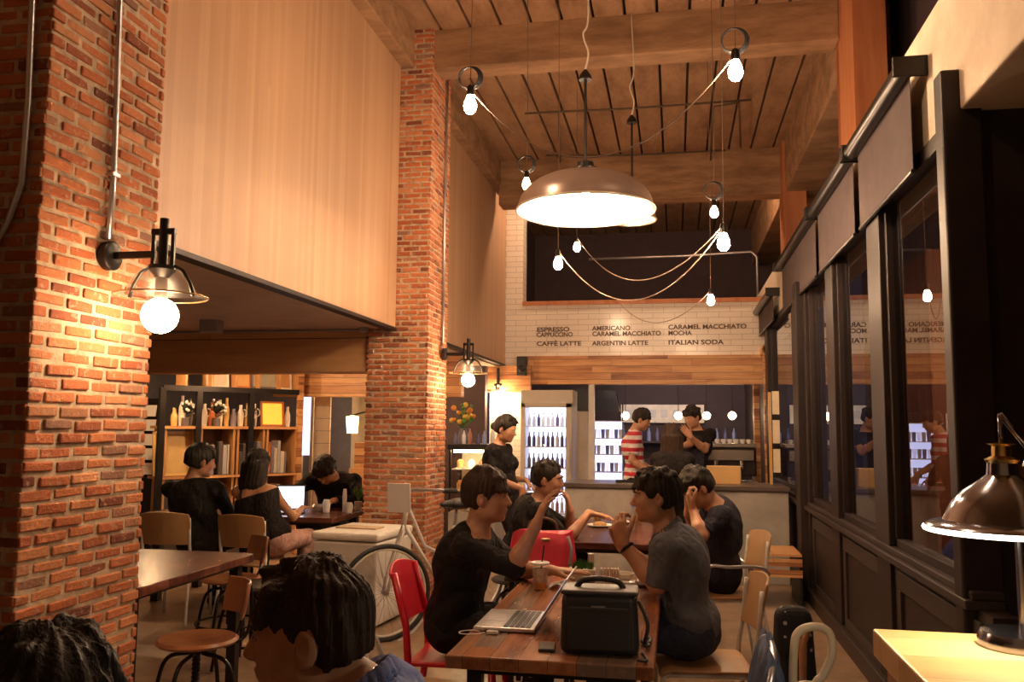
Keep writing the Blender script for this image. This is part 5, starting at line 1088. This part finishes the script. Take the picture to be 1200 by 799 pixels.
def stripes():
    t = NT('cl_stripe'); sp = t.n('ShaderNodeSeparateXYZ'); t.L.new(t.coord(), sp.inputs[0]); f = t.math('FRACT', t.math('DIVIDE', sp.outputs[2], .095)); t.col(t.mix(t.math('LESS_THAN', f, .5), (.72, .68, .68), (.48, .03, .05))); t.p(Roughness=.85); MATS['cl_stripe'] = t.m
stripes()
def nrm(v): v = np.array(v, float); return v/max(1e-9, np.linalg.norm(v))
def ik(a, b, l1, l2, pole):
    """middle joint between a and b"""
    a, b = np.array(a, float), np.array(b, float); d = b-a; L = min(np.linalg.norm(d), (l1+l2)*.999); u = nrm(d); x = (l1*l1-l2*l2+L*L)/(2*L); h = math.sqrt(max(0, l1*l1-x*x)); p = np.array(pole, float); p = nrm(p-(p@u)*u); return a+u*x+p*h, a+u*L
def hand_pose(vol, W_, d, n, side, curl=.35, spread=.10, s=1.0, k=.006):
    """hand from wrist W_; d = direction of the hand, n = back-of-hand direction; side=+1 when the thumb lies towards cross(d, n)"""
    d = nrm(d); n = nrm(np.array(n)-(np.array(n)@d)*d); t = np.cross(d, n)*side
    L = [(.033, .086, (.040, .024, .020)), (.011, .091, (.045, .028, .022)), (-.011, .087, (.042, .026, .021)), (-.032, .078, (.033, .020, .018))]
    for off, kn, seg in L:
        base = W_+t*off*.6*s+d*.015*s; K = W_+t*off*s+d*kn*s; vol.cap(base, K, .0155*s, .0115*s, k=.012)
        ang = curl*.55; p = K; dd = d+t*off*spread*6
        for i, l in enumerate(seg):
            c, si = math.cos(ang), math.sin(ang); q = nrm(dd*c-n*si); e = p+q*l*s; vol.cap(p, e, (.0092-.0009*i)*s, (.0084-.0009*i)*s, k=k*.6); p = e; ang += curl*(1.0 if i == 0 else .8)
    b = W_+t*.022*s+d*.025*s-n*.006*s; j1 = W_+t*.050*s+d*.055*s-n*.014*s; j2 = j1+(nrm(t*.45+d*.85-n*(.15+curl*.3)))*.034*s; j3 = j2+(nrm(t*.1+d*.95-n*(.2+curl*.5)))*.026*s
    vol.cap(b, j1, .0155*s, .0115*s, k=.01); vol.cap(j1, j2, .0108*s, .0098*s, k=k*.6); vol.cap(j2, j3, .0096*s, .0082*s, k=k*.6)
def figure(label, hip, head, face, *, look=None, pitch=0.0, roll=0.0, sit=True, hands=None, knees=None, feet=None, s=1.0, shirt='cl_black', sleeve=1.5, pants='cl_jeans', hair='short', hairm='hair_black', vox=.006, shoulders=.178, collar=False, group=None, female=False, hseed=1, extra=None, straps=False, watch=None, arms=None, cutz=None, apron=None, hcurl=.35, hvox=None, hg=0.0, nk=(0, -.045, -.145)):
    """hip, head centre and hand targets in room coordinates; face = heading of the body (radians, 0 looks along +y), look = heading of the head"""
    look = face if look is None else look
    t = thing('person', label, 'person', (hip[0], hip[1], 0), 0, group); hip = (hip[0], hip[1], hip[2]+(.056 if sit else 0)); O = np.array((hip[0], hip[1], 0.)); w = lambda p: np.array(p, float)-O
    H, Hd = w(hip), w(head); fw = np.array((-math.sin(face), math.cos(face), 0)); rt = np.array((math.cos(face), math.sin(face), 0))
    RH = np.array(Matrix.Rotation(look, 3, 'Z') @ Matrix.Rotation(pitch, 3, 'X') @ Matrix.Rotation(roll, 3, 'Y')); hp = lambda x, y, z: Hd+RH @ (np.array((x, y, z))*s)
    N = hp(*nk); N = N-np.array((0, 0, .02)); up = nrm(N-H); ft = nrm(fw-(fw@up)*up); TL = np.linalg.norm(N-H); bw = np.array((0, 0, 1.))
    RT = np.stack([rt, ft, up], 1); sw = shoulders*s*(.9 if female else 1)
    back = -ft*.03*s
    ch = H+(N-H)*.66+back*.6; wa = H+(N-H)*.30; shl = {q: N-up*.055*s+rt*q*sw for q in (-1, 1)}
    lo = np.min([H-.35, Hd-.2], 0); hi = np.max([H+.35, Hd+.2], 0)
    ul, fl = .285*s, .25*s; A = {}
    defh = {q: H+fw*.30+rt*q*.17+np.array((0, 0, .12)) if sit else shl[q]+np.array((0, 0, -.53*s))+rt*q*.05+fw*.06 for q in (-1, 1)}
    for q in (-1, 1):
        hd = hands.get(q) if hands else None; tgt = w(hd['at']) if hd else defh[q]; pole = hd.get('pole') if hd else None
        if pole is None: pole = -bw*1.0+rt*q*.45-fw*.3
        if hd and tuple(hd.get('n', ())) == (0, 0, 1) and sit: pole = rt*q*.8-bw*.30-fw*.4 if 'pole' not in hd else pole; hd.setdefault('curl', .08); hd.setdefault('dir', tuple(fw+np.array((0, 0, -.05)))); tgt = tgt+np.array((0, 0, .034))
        if hd and 'elbow' in hd: E = w(hd['elbow']); E = shl[q]+nrm(E-shl[q])*ul if np.linalg.norm(E-shl[q]) > ul*1.12 else E; Wd = tgt; Wd = E+nrm(Wd-E)*min(np.linalg.norm(Wd-E), fl*1.1)
        else: E, Wd = ik(shl[q], tgt, ul, fl, pole)
        dd = nrm(np.array(hd['dir'])) if hd and 'dir' in hd else nrm(Wd-E); nn = np.array(hd['n']) if hd and 'n' in hd else (bw if sit else rt*q)
        A[q] = (shl[q], E, Wd, dd, nn, hd.get('curl', hcurl) if hd else hcurl)
    th, sh = .42*s, .42*s; G = {}
    for q in (-1, 1):
        hj = H+rt*q*.088*s-up*.0
        if sit:
            kn = w(knees[q]) if knees and q in knees else hj+fw*th*.985+rt*q*.05+np.array((0, 0, .0)); kn = hj+nrm(kn-hj)*th; an = w(feet[q]) if feet and q in feet else np.array((kn[0], kn[1], .085))-fw*.03; an[2] = .085
        else:
            an = w(feet[q]) if feet and q in feet else hj*np.array((1, 1, 0))+np.array((0, 0, .085)); kn, an = ik(hj, an, th*1.03, sh*1.03, fw)
        G[q] = (hj, kn, an)
    pts = [a for q in (-1, 1) for a in list(A[q][:3])+[A[q][2]+A[q][3]*.2]+list(G[q])+[G[q][2]+fw*.25]]+[lo, hi]
    lo = np.min(pts, 0)-.13; hi = np.max(pts, 0)+.14; lo[2] = max(-.01, lo[2])
    # ---- skin: one continuous body
    b = Vol(lo, hi, vox)
    def torso(v, g, waist=1.0):
        v.ell(H+up*.02, (.155*s+g, .115*s+g, .12*s+g), RT, k=.04); v.ell(wa, ((.135 if not female else .118)*s*waist+g, .098*s+g, .15*s+g), RT, k=.06); v.ell(ch, ((.158 if not female else .142)*s+g, .108*s+g, .17*s+g), RT, k=.06)
        v.cap(shl[-1]-rt*-.03, shl[1]-rt*.03, .058*s+g, k=.05); v.cap(N-up*.04, N+up*.01, .062*s+g*.6, .052*s+g*.4, k=.05)
        for q in (-1, 1): v.ell(ch+up*.02+rt*q*.075*s-ft*.03, (.085*s+g, .09*s+g, .13*s+g), RT, k=.05)
        if female:
            for q in (-1, 1): v.ell(ch+rt*q*.07*s+ft*.085*s-up*.01, (.058+g, .055+g, .058+g), RT, k=.03)
    torso(b, -.004)
    for q in (-1, 1):
        S_, E, Wd, dd, nn, cu = A[q]; f_ = .86 if female else 1.0
        b.ell(S_, np.array((.058, .056, .056))*s*f_, k=.03); b.cap(S_, E, .048*s*f_, .037*s*f_, k=.03); M_ = E+(Wd-E)*.3; b.cap(E, M_, .038*s*f_, .040*s*f_, k=.02); b.cap(M_, Wd, .040*s*f_, .0245*s*f_, k=.02, squash=(nrm(np.cross(Wd-E, nn)), 1.15))
        b.cap(Wd, Wd+dd*.02, .0235*s*f_, .022*s*f_, k=.015)
        hand_pose(b, Wd+dd*.008, dd, nn, (1 if q < 0 else -1), cu, s=s*(.92 if female else 1.0))
        hj, kn, an = G[q]; b.cap(hj, kn, .078*s, .052*s, k=.04); cm = kn+(an-kn)*.3; b.cap(kn, cm, .052*s, .054*s, k=.02); b.cap(cm, an, .054*s, .035*s, k=.02); b.cap(an, an+fw*.13*s-bw*.03, .035*s, .028*s, k=.02)
    b.cap(N-up*.02, hp(0, -.03, -.055), (.057 if not female else .048)*s, (.052 if not female else .045)*s, k=.03)
    e_ = lambda c, r, **k: b.ell(hp(*c), np.array(r)*s, RH, **k)
    e_((0, -.016, .03), (.076, .094, .088), k=.02); e_((0, .022, -.02), (.064, .072, .088), k=.03); e_((0, .034, -.072), (.046, .048, .038), k=.03); e_((0, .068, -.096), (.020, .018, .015), k=.02)
    for q in (-1, 1): e_((q*.034, .056, -.022), (.028, .028, .030), k=.02); e_((q*.048, .012, -.068), (.018, .035, .026), k=.03)
    e_((0, .080, .028), (.046, .014, .011), k=.015)
    if vox < .0075:
        for q in (-1, 1): b.ell(hp(q*.031, .104, .004), np.array((.017, .014, .011))*s, RH, cut=True)
    b.cap(hp(0, .086, .016), hp(0, .109, -.026), .008*s, .0115*s, k=.012)
    for q in (-1, 1): e_((q*.011, .100, -.031), (.008, .010, .007), k=.008)
    e_((0, .089, -.054), (.021, .011, .0055), k=.006); e_((0, .086, -.065), (.018, .011, .0065), k=.006)
    for q in (-1, 1):
        RE = RH @ np.array(Matrix.Rotation(-q*.35, 3, 'Z')); b.ell(hp(q*.080, -.012, -.006), np.array((.0085, .021, .034))*s, RE, k=.008); b.ell(hp(q*.076, -.004, -.028), np.array((.009, .010, .014))*s, RE, k=.006)
        if vox < .0056: b.ell(hp(q*.090, -.006, 0), np.array((.008, .011, .018))*s, RE, cut=True)
    b.build('body', M['skin'], t, 1)
    if vox < .0075:
        m = MB()
        for q in (-1, 1): m.cur = 0; c = hp(q*.030, .075, .004); m.ball(c, .0118*s, 16, 10); m.cur = 1; m.ball(hp(q*.030, .0812, .003), .0072*s, 12, 8)
        m.build('eyes', [M['eye_white'], M['iris']], t, smooth='full')
        bb = Vol(hp(0, 0, 0)-.14, hp(0, 0, 0)+.14, .0035)
        for q in (-1, 1): bb.cap(hp(q*.014, .098, .024), hp(q*.032, .098, .030), .0038*s, .0045*s, k=.002); bb.cap(hp(q*.032, .098, .030), hp(q*.050, .082, .023), .0045*s, .003*s, k=.002); bb.cap(hp(q*.018, .0955, .010), hp(q*.043, .090, .010), .0026*s, .0026*s, k=.002)
        bb.build('eyebrows', M[hairm], t, 1)
    # ---- shirt
    if shirt:
        v = Vol(lo, hi, vox); g = .014; torso(v, g, 1.12 if not female else 1.02)
        v.ell(H+up*.05, (.158*s+g, .118*s+g, .08*s+g), RT, k=.04)
        v.plane_cut(H-up*(.085 if sit else .10)*s, -up); v.plane_cut(N+up*.012*s, nrm(up*.9+ft*.35))
        if straps: v.plane_cut(ch+up*.10*s, up)
        for q in (-1, 1):
            S_, E, Wd, dd, nn, cu = A[q]; f_ = .9 if female else 1.0
            if straps: continue
            v.ell(S_, np.array((.066, .064, .062))*s*f_, k=.03); fr = min(1, sleeve); e = S_+(E-S_)*fr; dirn = nrm(E-S_)
            if sleeve < 1: v.cap(S_, E, (.048+.014)*s*f_, (.037+.016)*s*f_, k=.03, planes=[(e, dirn)])
            else:
                v.cap(S_, E, (.048+.012)*s*f_, (.037+.013)*s*f_, k=.03); e2 = E+(Wd-E)*min(.97, sleeve-1)
                if sleeve > 1.02: v.cap(E, Wd, (.038+.013)*s*f_, (.0245+.011)*s*f_, k=.025, planes=[(e2, nrm(Wd-E))])
        v.wrinkle(.009 if not straps else .003, 19, hseed); so = v.build('shirt' if not straps else 'dress', M[shirt], t, 1)
        if straps:
            m = MB()
            for q in (-1, 1): m.tube(spline([ch+up*.09*s+rt*q*.07-ft*.125*s, N-up*.02*s+rt*q*.075-ft*.055, N-up*.01+rt*q*.075+ft*.04, ch+up*.08+rt*q*.075+ft*.14], 5), .009, 6)
            m.build('straps', M[shirt], t, smooth='full')
        if collar:
            v = Vol(N-.2, N+.2, .005); c0 = N+up*.012+ft*.0
            for k in range(28):
                a = 2*PI*k/28; p = c0+(rt*math.sin(a)*.062+ft*math.cos(a)*.066)*s+up*(.018-.03*math.cos(a)*1.0)*s; v.cap(p, p-up*.024*s+(rt*math.sin(a)+ft*math.cos(a))*.012*s, .0065, .0065, k=.006)
            v.build('collar', M[collar if isinstance(collar, str) else shirt], t, 1)
    if apron:
        m = MB(); c0 = ch+up*.05
        m.sheet([[ch+up*(.12-.62*i/8)+rt*(.12+.05*min(1, i/3))*x*(1)+ft*(.155-.05*x*x) for x in [k/4-1 for k in range(9)]] for i in range(9)], .006); m.build('apron', M[apron], t, smooth=True)
    if pants:
        v = Vol(lo, hi, vox); v.ell(H+up*.0, (.163*s+.012, .122*s+.014, .115*s), RT, k=.04)
        for q in (-1, 1):
            hj, kn, an = G[q]; v.cap(hj, kn, .092*s, .066*s, k=.05); v.cap(kn, an, .066*s, .052*s, k=.03, planes=[(an-(an-kn)*0+bw*-.005, nrm(an-kn))])
        v.plane_cut(H+bw*.095*s, bw); v.wrinkle(.006, 21, hseed+5); v.build('trousers' if not female or pants != 'cl_pink' else 'skirt', M[pants], t, 1)
        for q in (-1, 1):
            hj, kn, an = G[q]; v = Vol(an-.26, an+.26, .008); v.cap(an-fw*.03+bw*-.035, an+fw*.15*s-bw*.045, .042*s, .036*s, k=.03); v.cap(an+bw*.02, an-bw*.02, .042*s, .045*s, k=.03); v.plane_cut((0, 0, .004), (0, 0, -1)); v.build('shoe', M['shoe'], t, 1)
    # ---- hair
    if hair:
        hv = hvox or (.0045 if vox < .0065 else .007); longh = hair in ('long', 'longest'); c = hp(0, -.02, .04); L0 = c-.20; L1 = c+.20
        if longh: L0 = L0-np.array((.05, .05, .42)); L1 = L1+.05
        v = Vol(L0, L1, hv); P_ = [(hp(0, .076, .052), RH @ nrm((0, .78, -.62)))]
        g = hg+(.0 if hair != 'big' else .006)
        v.ell(hp(0, -.018, .040), np.array((.090+g, .110+g, .098+g))*s, RH, k=.015, planes=P_); 
        v.ell(hp(0, -.055, -.015), np.array((.080+g, .068+g, .085+g))*s, RH, k=.02, planes=P_+[(hp(0, -.08, -.040), RH @ nrm((0, -.3, -.95)))] if not longh else [(hp(0, .02, 0), RH @ nrm((0, 1, 0)))])
        r = np.random.RandomState(hseed)
        n = 26 if hair != 'crop' else 12
        for i in range(n):     # tufts
            a = r.uniform(-2.6, 2.6); el = r.uniform(.1, 1.4); el = max(el, .7) if abs(a) < 1.1 else el; dx, dy, dz = math.sin(a)*math.cos(el), math.cos(a)*math.cos(el), math.sin(el); e1 = 1+hg*9; p0 = hp(.082*dx*e1, -.02+.100*dy*e1, .045+.09*dz*e1); q_ = hp(.092*dx*e1+r.normal()*.010, -.018+.114*dy*e1+r.normal()*.010+.010, .042+.104*dz*e1-.012+r.normal()*.008)
            v.cap(p0, q_, .019*s, .008*s, k=.012)
        if hair in ('short', 'big', 'fringe'):
            for i in range(9): x = -.06+.015*i; v.cap(hp(x, .055, .085), hp(x*1.12+.012, .098-abs(x)*.45, .048-.012*(hair == 'fringe')-.006*(i % 2)), .019*s, .009*s, k=.012)
        if hair == 'bun' or hair == 'pony': v.ell(hp(0, -.125, .03 if hair == 'bun' else -.0), np.array((.035, .04, .04))*s, RH, k=.015)
        if hair == 'pony': v.cap(hp(0, -.13, .0), hp(0, -.125, -.15), .028, .014, k=.02)
        if longh:
            e = .30 if hair == 'long' else .40
            for i in range(11):
                x = -.08+.016*i; yb = -.075-.03*math.cos(x*18); v.cap(hp(x*.95, yb, .0), hp(x*1.05, yb+.01, -.16), .030, .032, k=.02); p = hp(x*1.05, yb+.01, -.16); v.cap(p, p+np.array((0, 0, -(e-.16)-.02*math.sin(i*2)))-ft*.025, .030, .014, k=.015)
            for q in (-1, 1): v.cap(hp(q*.082, -.02, .02), hp(q*.088, -.03, -.12), .020, .02, k=.02)
        if not longh:
            v.plane_cut(hp(0, -.08, -.050), RH @ nrm((0, -.3, -.95)))
            for q in (-1, 1): v.ell(hp(q*.095, .000, -.022), np.array((.032, .030, .045))*s, RH, cut=True)
        v.strands(.0034, c, 36, hseed); v.build('hair', M[hairm], t, 1)
    if watch is not None:
        S_, E, Wd, dd, nn, cu = A[watch]; u = nrm(Wd-E); c = Wd-u*.02; m = MB(); m.tube(arc(c, .032, 0, 2*PI, 20, u, np.cross(u, (0, .3, 1)))[:-1], .008, 6, closed=True); m.build('wrist_watch', M['metal_black'], t, smooth='full')
    return t
V3 = lambda v: (v.x, v.y, v.z)
def ap(px, py, Y): return V3(at(px, py, Y=Y))
# 1 man in the black sweater, left of the long table
figure('person in black sweater seated on the red chair, gesturing with a raised bare forearm', (-1.03, 3.98, .53), ap(571, 582, 3.95), -PI/2+.05, look=-PI/2-.05, pitch=-.02, shirt='cl_black', sleeve=1.05, pants='cl_dark', hair='fringe', hairm='hair_brown', vox=.0055,
       hands={1: dict(at=ap(627, 618, 3.72), elbow=ap(602, 664, 3.74), dir=(.35, .1, .9), n=(-.9, -.3, .2), curl=.3), -1: dict(at=(-.60, 4.13, .79), n=(0, 0, 1), dir=(1, .1, 0))}, hseed=3)
# 2 man in the grey shirt, right of the long table
figure('person in rolled-sleeve grey shirt and watch, elbows on the long table with clasped hands', (.06, 4.10, .53), ap(768, 582, 4.08), PI/2-.05, look=PI/2+.12, pitch=-.05, shirt='cl_grey', sleeve=.98, pants='cl_jeans', hair='short', vox=.0055, collar=True,
       hands={1: dict(at=ap(729, 640, 4.12), elbow=(-.10, 4.24, .80), dir=(-.25, -.25, .85), n=(-.5, .8, .2), curl=1.0), -1: dict(at=ap(731, 638, 3.98), elbow=ap(770, 686, 3.93), dir=(-.25, .15, .85), n=(-.6, -.75, .3), curl=1.0)}, watch=-1, hseed=7)
# 3 man in dark tee reaching across the far table
figure('person in black t-shirt with arm stretched over the small far table, back half turned', (-1.10, 6.05, .53), ap(642, 562, 5.95), -PI/2+.25, look=-PI/2-.1, pitch=-.1, shirt='cl_black', sleeve=.85, pants='cl_dark', hair='crop', vox=.007,
       hands={1: dict(at=ap(690, 607, 6.0), pole=(0, 0, -1), dir=(1, 0, -.12), n=(0, 0, 1), curl=.3), -1: dict(at=ap(668, 598, 6.1), elbow=ap(668, 622, 6.2), dir=(-.2, 0, 1), n=(1, 0, .2), curl=.8)}, hseed=9)
# 4 leaning person near the window wall
figure('person in navy t-shirt bent forward with hand at the mouth, beside the window wall', (.27, 5.84, .53), ap(817, 572, 5.62), PI/2+.1, look=PI/2+.35, pitch=-.62, shirt='cl_navy', sleeve=.85, pants='cl_dark', hair='fringe', vox=.007,
       hands={1: dict(at=ap(806, 603, 5.75), elbow=ap(818, 632, 5.9), dir=(-.1, 0, 1), n=(-1, 0, 0), curl=1.1), -1: dict(at=ap(812, 598, 5.45), elbow=ap(822, 628, 5.35), dir=(-.3, .1, .9), n=(-.9, -.2, 0), curl=1.1)}, hseed=5)
# 5 standing woman
figure('standing person in black t-shirt with tied hair, before the white tiled pier', (-1.50, 7.65, .86), ap(593, 503, 7.65), -PI/2-.2, look=-PI/2-.3, pitch=-.25, sit=False, s=.95, shirt='cl_black', sleeve=.7, pants='cl_dark', hair='pony', vox=.0075, female=True,
       hands={1: dict(at=ap(612, 572, 7.45), pole=(-.3, -.4, -1), n=(.3, -1, 0), dir=(.15, 0, -1)), -1: dict(at=ap(616, 562, 7.8), pole=(-.3, .3, -1), n=(1, 0, .2), dir=(.5, 0, -.5))}, hseed=2)
# 6 striped man
figure('person in red and white striped polo shirt working behind the counter', (-.48, 10.35, .90), ap(752, 492, 10.35), -PI/2+.1, look=-PI/2-.1, pitch=-.35, sit=False, shirt='cl_stripe', sleeve=.75, pants='cl_dark', hair='short', vox=.009,
       hands={1: dict(at=ap(762, 553, 10.1), pole=(-.6, -.2, -1), n=(0, -1, 0), dir=(.2, 0, -1)), -1: dict(at=ap(764, 550, 10.6), pole=(-.4, .2, -1), n=(0, 1, 0), dir=(.3, 0, -1))}, hseed=4)
# 7 long haired woman at the counter
figure('person with long dark hair and black top at the counter, seen from behind', (-.03, 8.2, .86), ap(787, 512, 8.25), 0.05, sit=False, s=.93, shirt='cl_dark', sleeve=1.9, pants='cl_dark', hair='longest', hairm='hair_brown', vox=.009, female=True,
       hands={1: dict(at=(.10, 8.66, 1.0), pole=(1, -.3, -1)), -1: dict(at=(-.2, 8.66, 1.0), pole=(-1, -.3, -1))}, hseed=6)
# 8 barista
figure('person in dark apron with raised pale forearm behind the counter, right of the bar', (.20, 10.6, .93), ap(811, 489, 10.55), PI-.5, look=PI-.7, pitch=-.3, sit=False, s=1.02, shirt='cl_black', sleeve=.6, pants='cl_dark', hair='short', vox=.009, apron='cl_navy',
       hands={1: dict(at=ap(798, 524, 10.25), elbow=ap(818, 522, 10.35), pole=(0, 0, -1), dir=(-.7, 0, -.3), n=(0, -1, .3)), -1: dict(at=ap(803, 506, 10.2), elbow=ap(826, 527, 10.45), dir=(-.5, 0, .6), n=(0, -1, 0))}, hseed=8)
# 9 suit man, 10 bare-shouldered woman, 11 hunched figure
figure('person in black suit jacket seated with back to the camera beside the near brick pier', (-3.72, 6.32, .53), ap(236, 541, 6.35), -.12, look=-.75, pitch=-.15, shirt='cl_suit', sleeve=1.95, pants='cl_dark', hair='big', vox=.008, s=1.04, shoulders=.2, hands={1: dict(at=(-3.60, 6.74, .79), n=(0, 0, 1), pole=(.3, -.2, -1)), -1: dict(at=(-3.84, 6.76, .79), n=(0, 0, 1), pole=(-.3, -.2, -1))}, hseed=12)
figure('person with long black hair and bare shoulders in strappy black dress, seen from behind', (-3.12, 6.32, .54), ap(303, 546, 6.32), .0, look=-.1, pitch=-.1, shirt='cl_black', straps=True, pants='cl_pink', hair='longest', vox=.008, s=.95, female=True, hands={1: dict(at=(-3.02, 6.66, .80), n=(0, 0, 1), pole=(.5, -.3, -1)), -1: dict(at=(-3.22, 6.68, .80), n=(0, 0, 1))}, hseed=13)
figure('person in black hunched low over the left table beyond the lit laptop', (-3.32, 8.15, .53), (-3.28, 7.72, 1.08), PI, look=PI, pitch=-1.0, shirt='cl_black', sleeve=1.9, pants='cl_dark', hair='big', vox=.009, s=1.08, shoulders=.21, hands={1: dict(at=(-3.5, 7.5, .79), n=(0, 0, 1)), -1: dict(at=(-3.08, 7.48, .79), n=(0, 0, 1))}, hseed=14)
# 12 foreground man, 13 foreground head
figure('person in blue collared shirt, large dark-haired head in profile at the bottom edge', (-.46, 1.46, .50), ap(362, 744, 1.42), PI/2+.1, look=PI/2+.22, pitch=-.05, shirt='cl_blue', sleeve=1.9, pants='cl_jeans', hair='fringe', hairm='hair_brown', vox=.0045, s=.94, hg=-.007, nk=(0, -.09, -.092), collar='cl_blue', hseed=21, hvox=.0035, hands={1: dict(at=(-.86, 1.53, .66), n=(0, 0, 1)), -1: dict(at=(-.86, 1.38, .66), n=(0, 0, 1))})
figure('person whose dark hair alone shows in the bottom left corner of the photo', (-.70, .82, .50), ap(52, 846, 1.06), PI/2, look=.7, pitch=0, shirt='cl_dark', sleeve=1.9, pants='cl_dark', hair='short', s=.95, vox=.006, hseed=22, hvox=.004, hands={1: dict(at=(-1.06, .88, .66), n=(0, 0, 1)), -1: dict(at=(-1.06, .76, .66), n=(0, 0, 1))})

for (x, y, rz, l) in ((-.46, 1.46, 0, 'round wooden stool under the person in the blue shirt, just out of view'), (-.70, .82, 0, 'round wooden stool under the person in the bottom left corner')):
    st_ = swivel(l, (x, y, 0), rz, 'stoolwood', .40, False)
swivel('black round stool under the person reaching across the far table', (-1.10, 6.05, 0), 0, 'black', .44, False)
swivel('black round stool under the hunched person in black', (-3.32, 8.15, 0), 0, 'black', .44, False)
